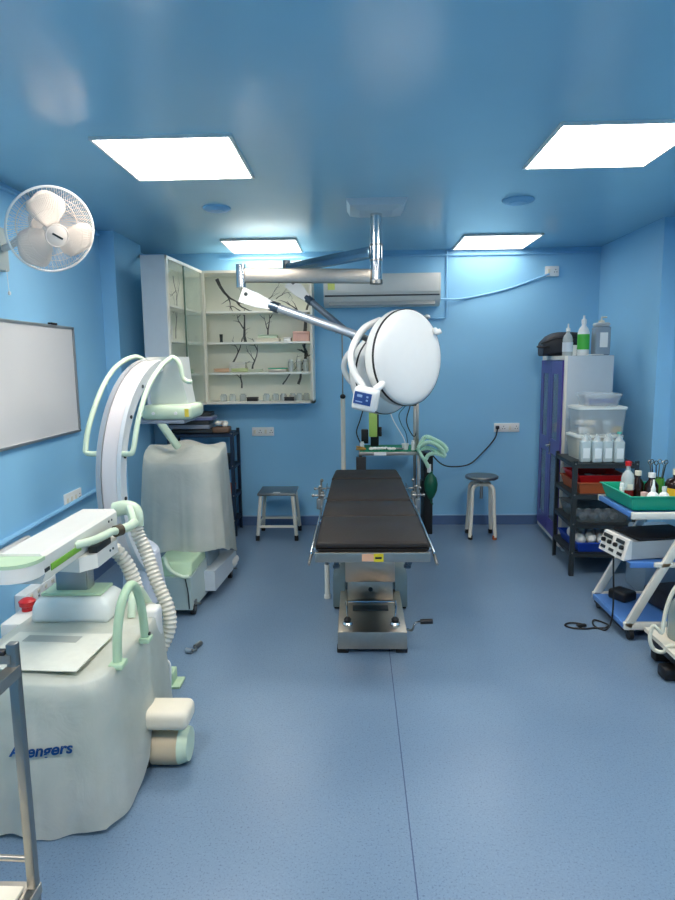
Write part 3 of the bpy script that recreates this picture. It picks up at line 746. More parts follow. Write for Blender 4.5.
# ------------------------------------------------------------------ anaesthesia trolley
t = thing('anaesthesia_trolley', 'steel anaesthesia trolley with green-covered top behind operating table', 'anaesthesia machine', (.3, 5.25, 0))
MB().box(.02, .52, 5.08, 5.48, .735, .765, .004).build('worktop', steel, t)
MB().box(.025, .515, 5.075, 5.47, .766, .772, .002).build('green_cover', greencloth, t)
MB().box(.14, .24, 5.0765, 5.08, .737, .763).build('maker_plate', white, t)
for x in (.03, .505):
    for y in (5.1, 5.46):
        MB().box(x - .012, x + .012, y - .012, y + .012, .05, .735 if y < 5.2 or x < .4 else 1.30, .002).build('post', dgrey if x < .1 else steel, t)
MB().box(.485, .505, 5.10, 5.12, .765, 1.18, .002).build('post', steel, t)
MB().box(.02, .52, 5.08, 5.48, .18, .20, .003).build('lower_shelf', steel, t)
MB().box(-.005, .075, 5.06, 5.10, .12, .725, .004).build('side_panel', black, t)
MB().box(.555, .63, 5.16, 5.42, .05, .74, .006).build('side_panel', black, t)
MB().box(.52, .575, 5.2, 5.3, .4, .5).build('panel_bracket', dgrey, t)
MB().box(.12, .19, 5.36, 5.42, .772, 1.19, .006).build('flowmeter_column', black, t)
MB().box(.105, .175, 5.31, 5.345, .86, 1.10, .008).build('flowmeter_scale', mat('flow_lime', rgb(176, 206, 104), .35), t)
MB().box(.04, .10, 5.34, 5.40, .80, .92, .008).build('vaporiser', black, t); MB().box(.19, .215, 5.34, 5.38, .86, .94, .005).build('vaporiser', black, t)
for i, x in enumerate((.03, .16, .28, .41, .49)):
    m_ = MB().cyl((x, 5.12, .0), (x, 5.12, .05), .02) if i in (0, 4) else None
    if m_: m_.build('castor', black, t)
for x in (.03, .49): MB().cyl((x - .012, 5.46, .026), (x + .012, 5.46, .026), .026, n=16).build('castor', black, t)
MB().box(.33, .50, 5.16, 5.19, 1.13, 1.175, .004).build('top_bar', dgrey, t)
tag(MB().tube([(.40, 5.17, 1.13), (.35, 5.18, 1.06), (.37, 5.2, .98), (.41, 5.2, .90), (.43, 5.2, .778)], .004, 6, 5).build('monitor_lead', mat('lead_teal', rgb(60, 110, 130), .5)), 'thin teal monitoring lead hanging behind white domes', 'cable')
tag(MB().tube([(.44, 5.17, 1.13), (.41, 5.16, 1.0), (.47, 5.16, .88), (.50, 5.15, .95)], .0045, 6, 5).build('monitor_lead', black), 'thin black monitoring lead hanging beside steel post', 'cable')
tag(MB().tube([(.27, 5.22, 1.10), (.31, 5.2, 1.0), (.39, 5.2, .86), (.41, 5.19, .778)], .004, 6, 5).build('monitor_lead', white), 'thin white monitoring lead running down to trolley top', 'cable')
tag(MB().tube([(.06, 5.36, 1.1), (.03, 5.34, 1.0), (.0, 5.3, .9), (.04, 5.25, .80)], .005, 6, 5).build('monitor_lead', black), 'black lead curving at left end of anaesthesia trolley', 'cable')
zt = .7725
rr = random.Random(3)
mb = MB()
for k in range(7): mb.ell((.12 + .03 * k, 5.13 + rr.uniform(-.02, .03), zt + .014), (.022, .02, .013), n=10)
tag(mb.build('gauze_heap', cotton), 'crumpled white gauze heap on green trolley cover', 'gauze')
tag(MB().lat(.40, 5.16, zt, [(0, 0), (.022, 0), (.03, .05), (.028, .05), (.02, .004), (0, .004)], 18).build('plastic_cup', white), 'small white cup on green trolley cover', 'cup')
jar_proto('small_bottle', 'small white bottle at left end of anaesthesia trolley', 'bottle', .018, .06, white, white, (.045, 5.22, zt), None)
tag(MB().tube([(-.0, 5.14, zt + .01), (.03, 5.11, zt + .012), (.07, 5.12, zt + .012), (.04, 5.15, zt + .02), (.0, 5.13, zt + .03)], .008, 8, 5).build('rubber_tubing', mat('ochre', rgb(190, 140, 60), .5)), 'tangled ochre tubing at left corner of anaesthesia trolley', 'tubing')
mb = MB(); mb.tube([(.24, 5.12, zt + .012), (.33, 5.13, zt + .012), (.38, 5.11, zt + .012)], .009, 8, 3); tag(mb.build('laryngoscope', steel2), 'steel laryngoscope handle lying on green cover', 'instrument')
jar_proto('small_bottle', 'white-capped bottle at right end of anaesthesia trolley, left one', 'bottle', .015, .08, white, white, (.46, 5.12, zt), None)
jar_proto('small_bottle', 'white-capped bottle at right end of anaesthesia trolley, right one', 'bottle', .015, .07, white, white, (.495, 5.15, zt), None)
# breathing circuit
t = thing('breathing_circuit', 'pale green corrugated hoses with dark green breathing bag on trolley corner', 'breathing circuit', (.58, 5.06, .8))
def corr(pts, r, n=8, smooth=10, k=90, amp=.14):
    P = crom(pts, smooth)
    mb = MB(); L = sum((b - a).length for a, b in zip(P, P[1:])); step = r * .33; m = max(8, int(L / step))
    # resample
    out = []; acc = 0; seg = 0; d = [0]
    for a, b in zip(P, P[1:]): d.append(d[-1] + (b - a).length)
    for i in range(m + 1):
        s_ = L * i / m
        while seg < len(d) - 2 and d[seg + 1] < s_: seg += 1
        u = (s_ - d[seg]) / max(1e-6, d[seg + 1] - d[seg]); out.append(P[seg].lerp(P[seg + 1], u))
    mb.tube(out, lambda q__: r * (1 + amp * (1 if int(round(q__ * m)) % 2 else -1)), n)
    return mb
corr([(.50, 5.06, .80), (.55, 5.03, .89), (.64, 5.03, .86), (.70, 5.03, .82), (.72, 5.03, .78), (.66, 5.03, .77), (.58, 5.04, .80), (.52, 5.06, .79)], .017).build('hose', palegreen, t)
corr([(.51, 5.05, .81), (.56, 5.0, .85), (.62, 4.99, .84), (.68, 4.99, .79), (.70, 5.0, .74), (.64, 5.0, .76), (.58, 5.02, .75), (.55, 5.03, .70)], .016).build('hose', palegreen, t)
corr([(.49, 5.05, .80), (.52, 5.03, .74), (.56, 5.03, .68), (.58, 5.05, .64)], .015).build('hose', palegreen, t)
MB().cyl((.585, 5.05, .60), (.585, 5.05, .665), .016, n=14).build('connector', white, t)
bag = [(0, .0), (.012, .004), (.03, .03), (.05, .08), (.056, .13), (.046, .18), (.026, .205), (.014, .22), (.014, .235), (0, .235)]
MB().lat(.60, 5.05, .372, bag, 24).build('breathing_bag', dgreen, t)
MB().tube([(.60, 5.05, .375), (.605, 5.05, .35), (.62, 5.05, .335)], .005, 8, 3).build('bag_tail', dgreen, t)

# ------------------------------------------------------------------ slotted angle racks
def rack(name, label, x0, x1, y0, y1, zt, shelves, m, loc, mm=None, rz=0):
    t = thing(name, label, 'rack', (0, 0, 0))
    w = .03
    W2, D2 = (x1 - x0) / 2, (y1 - y0) / 2
    for sx in (-1, 1):
        for sy in (-1, 1):
            mb = MB(); x, y = sx * W2, sy * D2
            xa, xb = sorted((x, x - sx * w)); ya, yb = sorted((y, y - sy * w))
            mb.box(xa, xb, min(y, y - sy * .003), max(y, y - sy * .003), 0, zt + .02)
            mb.box(min(x, x - sx * .003), max(x, x - sx * .003), ya, yb, 0, zt + .02)
            p_ = mb.build('post', m, t, smooth=False)
            mb = MB()
            for z in [s for s in shelves]:
                mb.cyl((x - sx * .014, y + sy * .002, z), (x - sx * .014, y + sy * .006, z), .006, n=8)
            mb.build('bolt', steel2, p_)
    for z in shelves:
        mb = MB(); mb.box(-W2 + .004, W2 - .004, -D2 + .004, D2 - .004, z - .004, z)
        mb.box(-W2 + .004, W2 - .004, -D2 + .004, -D2 + .007, z - .03, z).box(-W2 + .004, W2 - .004, D2 - .007, D2 - .004, z - .03, z).box(-W2 + .004, -W2 + .007, -D2 + .004, D2 - .004, z - .03, z).box(W2 - .007, W2 - .004, -D2 + .004, D2 - .004, z - .03, z)
        mb.build('shelf', mm or m, t, smooth=False)
    t.location = loc; t.rotation_euler = (0, 0, rz)
    return t
rack('storage_rack', 'dark slotted-angle storage rack in left back corner', -1.62, -1.05, 5.32, 5.62, .90, (.14, .36, .62, .90), navy, (-1.335, 5.45, 0))
for i, (z, m_, lb) in enumerate(((.902, dgrey, 'bottom'), (.94, mat('lid_grey', rgb(140, 146, 160), .4), 'second'), (.975, dgrey, 'third'), (1.012, mat('lid_blue', rgb(110, 116, 158), .4), 'fourth'), (1.046, dgrey, 'topmost'))):
    tt = thing('instrument_set_box', f'flat dark blue-grey instrument box, {lb} of the stack on corner rack', 'box', (-1.42, 5.42, z), 'flat instrument boxes stacked on the corner rack')
    dx = rr.uniform(-.02, .02)
    MB().box(-1.60 + dx, -1.25 + dx, 5.33, 5.52, z, z + .024, .004).build('base', m_, tt)
    MB().box(-1.60 + dx, -1.25 + dx, 5.325, 5.525, z + .0245, z + .033, .003).build('lid', mat('lid_pale', rgb(150, 158, 176), .4) if i % 2 else m_, tt)
mb = MB(); 
for k in range(9): mb.ell((-1.17 + rr.uniform(-.05, .05), 5.42 + rr.uniform(-.05, .05), .965 + rr.uniform(0, .02)), (.026, .026, .018), n=10)
bk = thing('wire_basket', 'small brown basket of white dressings on corner rack', 'basket', (-1.17, 5.42, .902))
MB().box(-1.24, -1.10, 5.35, 5.49, .902, .95, .01).build('basket_body', mat('brown_basket', rgb(120, 96, 80), .6), bk)
tag(mb.build('dressing_heap', cotton), 'heap of white cotton dressings in the small brown basket', 'dressings')
simple_box('storage_box', 'orange-brown box on lowest visible level of corner rack', 'box', -1.30, -1.09, 5.36, 5.55, .361, .43, orange)
simple_box('storage_box', 'black box on middle shelf of corner rack', 'box', -1.34, -1.12, 5.37, 5.55, .621, .70, black)
simple_box('storage_box', 'black box on bottom shelf of corner rack', 'box', -1.32, -1.10, 5.36, 5.55, .141, .27, dgrey)

# ------------------------------------------------------------------ right: wardrobe
t = thing('steel_wardrobe', 'tall grey steel cupboard with purple glazed doors in right corner', 'cupboard', (1.75, 5.15, 0))
# local coordinates about origin, later rotated
t['_o'] = [0, 0, 0]
WX, WY, WZ = .175, .365, 1.52
MB().box(-WX + .012, WX, -WY, WY, .06, WZ, .004).box(-WX + .03, WX - .02, -WY + .02, WY - .02, 0, .06).build('carcass', greyw, t)
f = MB(); X0 = -WX - .006
f.box(X0, -WX + .014, -WY, -WY + .022, .04, WZ).box(X0, -WX + .014, WY - .022, WY, .04, WZ).box(X0, -WX + .014, -WY + .022, WY - .022, WZ - .03, WZ).box(X0, -WX + .014, -WY + .022, WY - .022, .04, .075)
f.build('door_surround', ivory, t, smooth=False)
for s, y0, y1 in ((0, -WY + .024, -.003), (1, .003, WY - .024)):
    mb = MB(); xa, xb = X0 - .012, X0
    gy0, gy1 = y0 + .085, y1 - .085
    if s == 0: gy0, gy1 = y0 + .10, y1 - .06
    mb.box(xa, xb, y0, gy0, .08, WZ - .035).box(xa, xb, gy1, y1, .08, WZ - .035).box(xa, xb, gy0, gy1, .08, .20).box(xa, xb, gy0, gy1, .74, .86).box(xa, xb, gy0, gy1, WZ - .14, WZ - .035)
    d_ = mb.build('door', purple, t, smooth=False)
    MB().box(xa + .004, xa + .008, gy0, gy1, .20, .74).box(xa + .004, xa + .008, gy0, gy1, .86, WZ - .14).build('glass_pane', glassd, d_, smooth=False)
    if s == 0:
        MB().cyl((xa, y1 - .03, .80), (xa - .03, y1 - .03, .80), .008, n=10).tube([(xa - .03, y1 - .03, .80), (xa - .034, y1 - .10, .80)], .007, 8).box(xa - .003, xa, y1 - .045, y1 - .015, .745, .83, .001).build('handle', steel2, d_)
        MB().cyl((xa, y1 - .03, .73), (xa - .01, y1 - .03, .73), .006, n=8).build('keyhole', steel2, d_)
t.location = (1.772, 5.178, 0); t.rotation_euler = (0, 0, R(-3.5))
# on top
ZW = 1.5205
t = thing('instrument_bag', 'black zipped carry case lying on top of the grey cupboard', 'bag', (1.69, 5.27, ZW))
rings = []
for i in range(9):
    u = i / 8; x = 1.52 + .36 * u; hh = .195 * (1 - abs(u - .5) ** 3 * 3.2) if u < .5 else .195 * (1 - (u - .5) ** 3 * 1.2); e = .06 + .045 * math.sin(PI * min(1, max(0, u)))
    ring_ = []
    for k in range(16):
        a = 2 * PI * k / 16; c_, s_ = math.cos(a), math.sin(a)
        ring_.append((x, 5.30 + e * 1.3 * math.copysign(abs(c_) ** .6, c_), ZW + hh / 2 + hh / 2 * math.copysign(abs(s_) ** .5, s_)))
    rings.append(ring_)
MB().loft(rings).build('shell', bagm, t, ang=50)
MB().tube([(1.50, 5.22, ZW + .10), (1.60, 5.175, ZW + .135), (1.72, 5.165, ZW + .145), (1.84, 5.175, ZW + .145)], .005, 8, 4).build('zip', black, t)
MB().tube([(1.50, 5.24, ZW + .08), (1.47, 5.21, ZW + .075), (1.50, 5.19, ZW + .07), (1.56, 5.185, ZW + .075)], .009, 8, 4).build('carry_handle', black, t)
t = thing('spray_bottle', 'clear squirt bottle at left on top of grey cupboard', 'bottle', (1.615, 4.92, ZW))
MB().lat(1.615, 4.92, ZW, [(0, 0), (.036, 0), (.038, .01), (.038, .12), (.03, .15), (.013, .17), (.013, .185), (0, .185)], 20).build('body', vial, t)
MB().lat(1.615, 4.92, ZW, [(.0, .184), (.016, .184), (.015, .205), (.006, .21), (.005, .24), (0, .24)], 16).build('cap', white, t)
MB().lat(1.615, 4.92, ZW, [(.0388, .03), (.0388, .10)], 20).build('label_band', mat('label_pale', rgb(206, 214, 220), .5), t)
t = thing('disinfectant_bottle', 'white bottle with bright green label on top of grey cupboard', 'bottle', (1.732, 4.92, ZW))
MB().lat(1.732, 4.92, ZW, [(0, 0), (.040, 0), (.043, .01), (.043, .17), (.034, .20), (.016, .225), (.016, .24), (0, .24)], 22).build('body', white, t)
MB().lat(1.732, 4.92, ZW, [(.0437, .045), (.0437, .155), (.040, .18)], 22).build('green_label', label_g, t)
MB().lat(1.732, 4.92, ZW, [(0, .239), (.019, .239), (.018, .27), (.008, .276), (.007, .30), (0, .30)], 16).build('cap', white, t)
t = thing('solution_jug', 'large grey translucent jug with white label on cupboard top', 'jug', (1.867, 4.93, ZW))
MB().box(1.81, 1.924, 4.88, 4.98, ZW, ZW + .215, .012, 3).build('body', grayjug, t)
MB().box(1.813, 1.921, 4.883, 4.977, ZW + .215, ZW + .245, .02, 3).build('shoulder', mat('jug_top', rgb(186, 190, 190), .4), t)
MB().box(1.842, 1.90, 4.8785, 4.88, ZW + .06, ZW + .17).build('label_sheet', white, t)
MB().cyl((1.867, 4.93, ZW + .24), (1.867, 4.93, ZW + .262), .022).tube([(1.867, 4.93, ZW + .262), (1.867, 4.93, ZW + .285), (1.902, 4.92, ZW + .285)], .007, 8).build('pump_head', cream, t)
tag(MB().obox((1.80, 4.855, ZW + .006), (.10, .07, .006), rotm('Z', 20), .002).build('paper_packet', white), 'white paper packet at front edge of cupboard top', 'packet')
simple_box('cotton_packet', 'small white packet between clear and green-label bottles', 'packet', 1.655, 1.69, 4.93, 4.97, ZW, ZW + .08, white)

# ------------------------------------------------------------------ right: black rack with boxes
rx0, rx1, ry0, ry1 = 1.485, 1.915, 4.25, 4.74
RK = (1.70, 4.495)
rack('storage_rack', 'black slotted-angle rack with trays beside the grey cupboard', rx0, rx1, ry0, ry1, .79, (.165, .37, .575, .79), dgrey, (RK[0], RK[1], 0), rz=R(-3.5))
zr = .7905
def tub(name, label, x0, x1, y0, y1, z0, z1, m, lid, contents=None, group=None):
    t = thing(name, label, 'storage box', ((x0 + x1) / 2, (y0 + y1) / 2, z0), group)
    i_ = .02; mb = MB()
    def rr4(x0, x1, y0, y1, z):
        out = []; r = .03
        for (cx_, cy_, a0) in ((x1 - r, y1 - r, 0), (x0 + r, y1 - r, 90), (x0 + r, y0 + r, 180), (x1 - r, y0 + r, 270)):
            for k in range(4):
                a = R(a0 + 30 * k); out.append((cx_ + r * math.cos(a), cy_ + r * math.sin(a), z))
        return out
    A = rr4(x0 + i_, x1 - i_, y0 + i_, y1 - i_, z0); B = rr4(x0 + .006, x1 - .006, y0 + .006, y1 - .006, z1 - .02)
    mb.loft([A, B], cap=False)
    mb.bm.faces.new([mb.bm.verts.new(p) for p in A])
    mb.build('tub', m, t)
    MB().loft([rr4(x0, x1, y0, y1, z1 - .022), rr4(x0, x1, y0, y1, z1 - .006), rr4(x0 + .02, x1 - .02, y0 + .02, y1 - .02, z1)]).build('lid', lid, t)
    return t
tub('storage_tub', 'large frosted plastic tub, lower one on black rack top', 1.545, 1.88, 4.44, 4.70, zr, .965, mat('tub_cream', rgb(206, 206, 192), .4, alpha=.8), mat('tub_lid', rgb(214, 218, 212), .35))
tub('storage_tub', 'large clear plastic tub of packets, upper one on black rack top', 1.55, 1.90, 4.44, 4.70, .966, 1.165, frost, mat('tub_lid', rgb(214, 218, 212), .35))
tub('food_container', 'small clear lidded container with blue contents topping the tubs', 1.60, 1.87, 4.47, 4.68, 1.166, 1.255, frost, frost)
tag(MB().obox((1.74, 4.56, 1.195), (.20, .10, .03), rotm('Z', 8), .01).build('blue_bundle', mat('bundle_blue', rgb(52, 84, 158), .6)), 'blue cloth bundle inside the small clear container', 'bundle')
for i in range(9):
    x = 1.60 + (i % 5) * .06; z = .972 + (i // 5) * .05
    m_ = [white, mat('packet_grey', rgb(120, 124, 128), .5), mat('packet_ochre', rgb(200, 160, 60), .5), cream, vial][(i * 3) % 5]
    tag(MB().obox((x, 4.50 + .03 * (i % 2), z + .025), (.055, .05, .04), rotm('Z', 15 * (i % 3)) @ rotm('Y', 8 * (i % 2)), .008).build('syringe_packet', m_), 'small wrapped packet inside the upper clear tub', 'packet', 'packets inside the upper clear tub')
gb = 'saline bottles standing on the black rack'
def saline(x, y, z, label):
    t = thing('saline_bottle', label, 'bottle', (x, y, z), gb)
    MB().box(x - .034, x + .034, y - .03, y + .03, z, z + .15, .012, 3).build('body', mat('saline_body', rgb(198, 214, 216), .2, alpha=.8), t)
    MB().lat(x, y, z, [(.03, .146), (.02, .168), (.012, .175), (.012, .195), (0, .197)], 16).build('neck', vial, t)
    MB().box(x - .022, x + .022, y - .0315, y - .03, z + .03, z + .10).build('bottle_label', mat('saline_label', rgb(226, 234, 234), .5), t)
    return t
s0 = saline(1.572, 4.345, zr, 'clear saline bottle on black rack, leftmost of front row')
for x, y, lb in ((1.646, 4.33, 'clear saline bottle on black rack, second of front row'), (1.718, 4.335, 'clear saline bottle on black rack, third of front row'), (1.79, 4.32, 'clear saline bottle with teal cap on black rack, rightmost of front row'), (1.61, 4.405, 'clear saline bottle standing behind the front row on left'), (1.755, 4.405, 'clear saline bottle standing behind the front row in middle')):
    dup(s0, (x, y, zr), label=lb)
tag(MB().lat(1.79, 4.32, zr, [(0, .196), (.016, .196), (.016, .21), (0, .212)], 14).build('teal_cap', mat('teal_cap', rgb(80, 170, 160), .4)), 'teal screw cap on the rightmost front saline bottle', 'cap')
def open_tray(name, label, cat, x0, x1, y0, y1, z0, z1, m, fl=.02, thick=.004, rim=.008):
    mb = MB()
    def R4(x0, x1, y0, y1, z): return [(x0, y0, z), (x1, y0, z), (x1, y1, z), (x0, y1, z)]
    mb.loft([R4(x0 + fl + thick, x1 - fl - thick, y0 + fl + thick, y1 - fl - thick, z0 + thick), R4(x0 + thick, x1 - thick, y0 + thick, y1 - thick, z1), R4(x0 - rim, x1 + rim, y0 - rim, y1 + rim, z1), R4(x0 - rim, x1 + rim, y0 - rim, y1 + rim, z1 - .006), R4(x0, x1, y0, y1, z1 - .006), R4(x0 + fl, x1 - fl, y0 + fl, y1 - fl, z0)])
    return tag(mb.build(name, m, smooth=False), label, cat)
open_tray('plastic_tray', 'orange-brown plastic tray on second level of black rack', 'tray', 1.52, 1.88, 4.29, 4.68, .5755, .655, orange)
open_tray('plastic_tray', 'red plastic tray sitting in the orange tray on black rack', 'tray', 1.535, 1.86, 4.32, 4.66, .64, .70, red)
for i in range(4):
    tag(MB().obox((1.60 + .06 * i, 4.42 + .04 * (i % 2), .668), (.05, .08, .03), rotm('Z', 25 * i), .006).build('suture_packet', [dgrey, white, cream, dgrey][i]), ['dark packet in red tray, leftmost', 'white packet in red tray', 'cream packet in red tray', 'dark packet in red tray, rightmost'][i], 'packet')
open_tray('plastic_tray', 'grey translucent tray on third level of black rack', 'tray', 1.52, 1.88, 4.29, 4.68, .3705, .47, mat('grey_tray', rgb(120, 130, 134), .35, alpha=.45))
rr2 = random.Random(9)
for i in range(8):
    tag(MB().ell((1.58 + (i % 4) * .07, 4.35 + (i // 4) * .10, .408), (.029, .03, .03), n=12).build('bandage_roll', mat('roll_grey', rgb(196, 196, 194), .7)), 'pale bandage roll in grey tray on black rack', 'bandage', 'bandage rolls in the grey tray')
open_tray('plastic_tray', 'bright blue plastic tray on bottom level of black rack', 'tray', 1.52, 1.885, 4.275, 4.68, .1655, .235, bluep)
for i in range(10):
    x = 1.565 + (i % 5) * .068; y = 4.35 + (i // 5) * .18
    tag(MB().ell((x, y + rr2.uniform(-.02, .02), .238 + rr2.uniform(0, .02)), (.036, .055, .042), n=14).build('cotton_ball', cotton), 'white cotton wad in the blue tray', 'cotton', 'cotton wads in the blue tray')

# ------------------------------------------------------------------ right: Z-frame trolley
t = thing('instrument_trolley', 'white Z-frame trolley with blue shelves at right wall', 'trolley', (1.75, 3.46, 0))
X0, X1, Ya, Yb = 1.42, 2.08, 3.25, 3.70
for y in (Ya, Yb):
    mb = MB()
    mb.box(X0 + .01, X1, y - .012, y + .012, .665, .70, .003)
    mb.box(X0, X1, y - .012, y + .012, .06, .10, .003)
    mb.bar((X0 + .018, y, .075), (1.76, y, .685), .042, .024, up=(0, 1, 0), bev=.003)
    mb.box(1.56, X1, y - .012, y + .012, .405, .43, .003)
    mb.box(X1 - .025, X1, y - .0115, y + .0115, .08, .68)
    mb.build('side_frame', ivory, t)
for b_ in ((X0 + .01, X0 + .03, .668, .697), (X0, X0 + .03, .06, .09), (X1 - .03, X1, .665, .70)): MB().box(b_[0], b_[1], Ya, Yb, b_[2], b_[3], .003).build('cross_bar', ivory if b_[0] > 1.9 else blues, t)
for z, xs in ((.692, X0 + .02), (.425, 1.44), (.092, X0 + .012)):
    MB().box(xs, X1 - .01, Ya + .012, Yb - .012, z - .008, z, .002).build('shelf', blues, t, smooth=False)
MB().box(1.44, 1.58, Ya + .0, Ya + .014, .400, .43, .002).build('shelf_lip', blues, t)
MB().box(X0 + .005, X0 + .03, Ya + .02, Yb - .02, .045, .06).build('under_rail', black, t)
for x in (X0 + .04, X1 - .05):
    for y in (Ya + .01, Yb - .01):
        c_ = MB().cyl((x - .012, y, .028), (x + .012, y, .028), .028, n=18).build('castor', black, t)
        MB().box(x - .018, x + .018, y - .01, y + .01, .04, .062, .002).build('fork', dgrey, c_)
open_tray('instrument_tray', 'large green plastic tray on top of Z-frame trolley', 'tray', 1.435, 2.0, 3.275, 3.68, .7005, .78, teal, .022)
tz = .7052
def bottle(name, label, x, y, z, prof, m, capprof, capm, extra=None):
    t = thing(name, label, 'bottle', (x, y, z))
    MB().lat(x, y, z, prof, 20).build('body', m, t)
    MB().lat(x, y, z, capprof, 16).build('cap', capm, t)
    return t
b1 = bottle('spirit_bottle', 'clear bottle with red cap and red liquid in green tray', 1.535, 3.56, tz, [(0, .055), (.0355, .055), (.035, .12), (.028, .145), (.012, .165), (.012, .19), (0, .19)], vial, [(0, .19), (.017, .19), (.017, .215), (0, .216)], red)
MB().lat(1.535, 3.56, tz, [(0, 0), (.0345, 0), (.0345, .055), (0, .056)], 20).build('liquid', redliq, b1)
MB().obox((1.535, 3.5235, tz + .075), (.03, .002, .03), rotm('Z', 0)).build('bottle_label', cream, b1)
bottle('small_vial', 'small white capped tube at left corner of green tray', 1.475, 3.49, tz, [(0, 0), (.013, 0), (.013, .08), (0, .082)], white, [(0, .08), (.011, .08), (.011, .105), (0, .106)], white)
bottle('medicine_bottle', 'dark brown bottle with white cap leaning left in green tray', 1.605, 3.59, tz, [(0, 0), (.033, 0), (.033, .085), (.015, .115), (.015, .13), (0, .13)], brownb, [(0, .13), (.018, .13), (.018, .155), (0, .156)], cream)
bottle('medicine_bottle', 'dark brown bottle with white cap behind spray bottle in green tray', 1.665, 3.55, tz, [(0, 0), (.038, 0), (.038, .08), (.018, .11), (.018, .125), (0, .125)], brownb, [(0, .125), (.02, .125), (.02, .15), (0, .151)], white)
wb = bottle('wash_bottle', 'white squeeze bottle with nozzle at front of green tray', 1.580, 3.345, tz, [(0, 0), (.032, 0), (.034, .05), (.024, .075), (.012, .085), (.012, .10), (0, .1)], white, [(0, .1), (.012, .1), (.007, .12), (.005, .15), (0, .15)], white)
bottle('wash_bottle', 'second white squeeze bottle beside the amber bottle', 1.645, 3.36, tz, [(0, 0), (.030, 0), (.032, .045), (.022, .07), (.011, .08), (.011, .09), (0, .09)], white, [(0, .09), (.012, .09), (.012, .11), (0, .112)], white)
ab = bottle('iodine_bottle', 'black-topped amber label bottle with white cap in green tray', 1.760, 3.46, tz, [(0, 0), (.06, 0), (.06, .045), (.06, .105), (.05, .125), (.022, .14), (.022, .155), (0, .156)], brownb, [(0, .156), (.024, .156), (.024, .185), (0, .186)], cream)
MB().lat(1.760, 3.46, tz, [(.0607, .01), (.0607, .085)], 20).build('amber_label', mat('amber_label', rgb(226, 176, 40), .5), ab)
t = thing('forceps_jar', 'small green jar holding upright scissors and forceps in green tray', 'jar', (1.725, 3.615, tz))
MB().lat(1.725, 3.615, tz, [(0, 0), (.036, 0), (.038, .11), (.034, .11), (.032, .006), (0, .006)], 20).build('jar_body', mat('jar_leaf', rgb(96, 160, 66), .4), t)
for k in range(6):
    a = R(60 * k); bx_, by_ = 1.725 + .015 * math.cos(a), 3.615 + .015 * math.sin(a); tx, ty = 1.725 + .045 * math.cos(a), 3.615 + .03 * math.sin(a)
    mb = MB().tube([(bx_, by_, tz + .02), (tx, ty, tz + .19)], .0035, 6)
    rg = [(tx + .011 * math.cos(q2), ty, tz + .20 + .012 * math.sin(q2)) for q2 in [2 * PI * i / 10 for i in range(10)]]
    mb.tube(rg, .0028, 5, closed=True); mb.build('forceps', steel2 if k % 2 else dgrey, t)
tag(MB().obox((1.560, 3.44, tz + .011), (.10, .09, .02), rotm('Z', 20), .006).build('folded_cloth', mat('cloth_blue', rgb(120, 170, 216), .8)), 'light blue folded cloth lying in green tray', 'cloth')
tag(MB().obox((1.605, 3.50, tz + .026), (.03, .03, .05), rotm('Z', 20), .004).build('swab_pack', pink), 'small pinkish swab pack standing in green tray', 'packet')
# electrosurgical unit
t = thing('electrosurgical_unit', 'white electrosurgical unit with knobs on middle trolley shelf', 'medical device', (1.56, 3.5, .4255))
t['_o'] = [0, 0, 0]
MB().prism([(-.13, 0), (.13, 0), (.13, .105), (-.12, .105), (-.13, .06)], .40, Matrix.Rotation(0, 4, 'Z')).build('case', mat('unit_grey', rgb(176, 178, 176), .4), t, smooth=False)
mb = MB()
mb.loft([[(-.13, 0, 0), (.13, 0, 0), (.13, 0, .115), (-.13, 0, .115)], [(-.13, -.05, -.005), (.13, -.05, -.005), (.13, -.015, .11), (-.13, -.015, .11)]])
mb.build('front_panel', white2, t, smooth=False)
sl = rotm('X', -17)
for i in range(4):
    p_ = Vector((-.093 + .062 * i, -.036, .062)); MB().cyl(p_, p_ + sl @ Vector((0, -.016, 0)), .013, n=14).build('knob', black, t)
MB().obox((-.065, -.030, .092), (.09, .003, .022), sl).obox((.06, -.030, .092), (.08, .003, .022), sl).build('display', dgrey, t)
for i in range(3):
    p_ = Vector((-.09 + .085 * i, -.047, .022)); MB().obox(p_, (.045, .004, .018), sl).build('terminal', dgrey, t)
t.location = (1.44, 3.41, .432); t.scale = (.92, .92, .92); t.rotation_euler = (0, 0, R(-80))
tag(MB().obox((1.65, 3.45, .5375), (.25, .36, .014), rotm('Z', -80), .006).build('black_cloth', rubber), 'black cloth laid over the electrosurgical unit', 'cloth')
tag(MB().obox((1.80, 3.48, .15), (.26, .24, .11), rotm('Z', 12), .035, 4).build('black_bag', bagm), 'soft black bag on the bottom shelf of trolley', 'bag')
tag(MB().obox((1.555, 3.60, .122), (.11, .12, .058), rotm('Z', 30), .015, 3).build('foot_switch', black), 'black double foot switch on bottom trolley shelf', 'foot switch')
tag(MB().tube([(1.41, 3.40, .45), (1.405, 3.38, .35), (1.41, 3.37, .18), (1.40, 3.36, .06), (1.37, 3.36, .006), (1.33, 3.42, .006), (1.36, 3.50, .006), (1.41, 3.44, .006), (1.38, 3.38, .012), (1.32, 3.39, .006), (1.27, 3.38, .006), (1.20, 3.39, .006), (1.17, 3.43, .006), (1.22, 3.46, .006), (1.27, 3.42, .012), (1.24, 3.385, .012)], .005, 8, 6).build('loose_cable', black), 'thin black cord coiling down from device onto the floor', 'cable')
tag(MB().obox((1.25, 3.395, .019), (.055, .025, .014), rotm('Z', 8), .005).build('cord_plug', black), 'black plug lying on the floor in cord coil', 'plug')
tag(MB().box(1.80, 2.05, 3.86, 4.15, 0, .42, .02).build('clear_bin', mat('bin_blue', rgb(150, 176, 196), .35, alpha=.7)), 'pale translucent bin on floor behind the Z-frame trolley', 'bin')

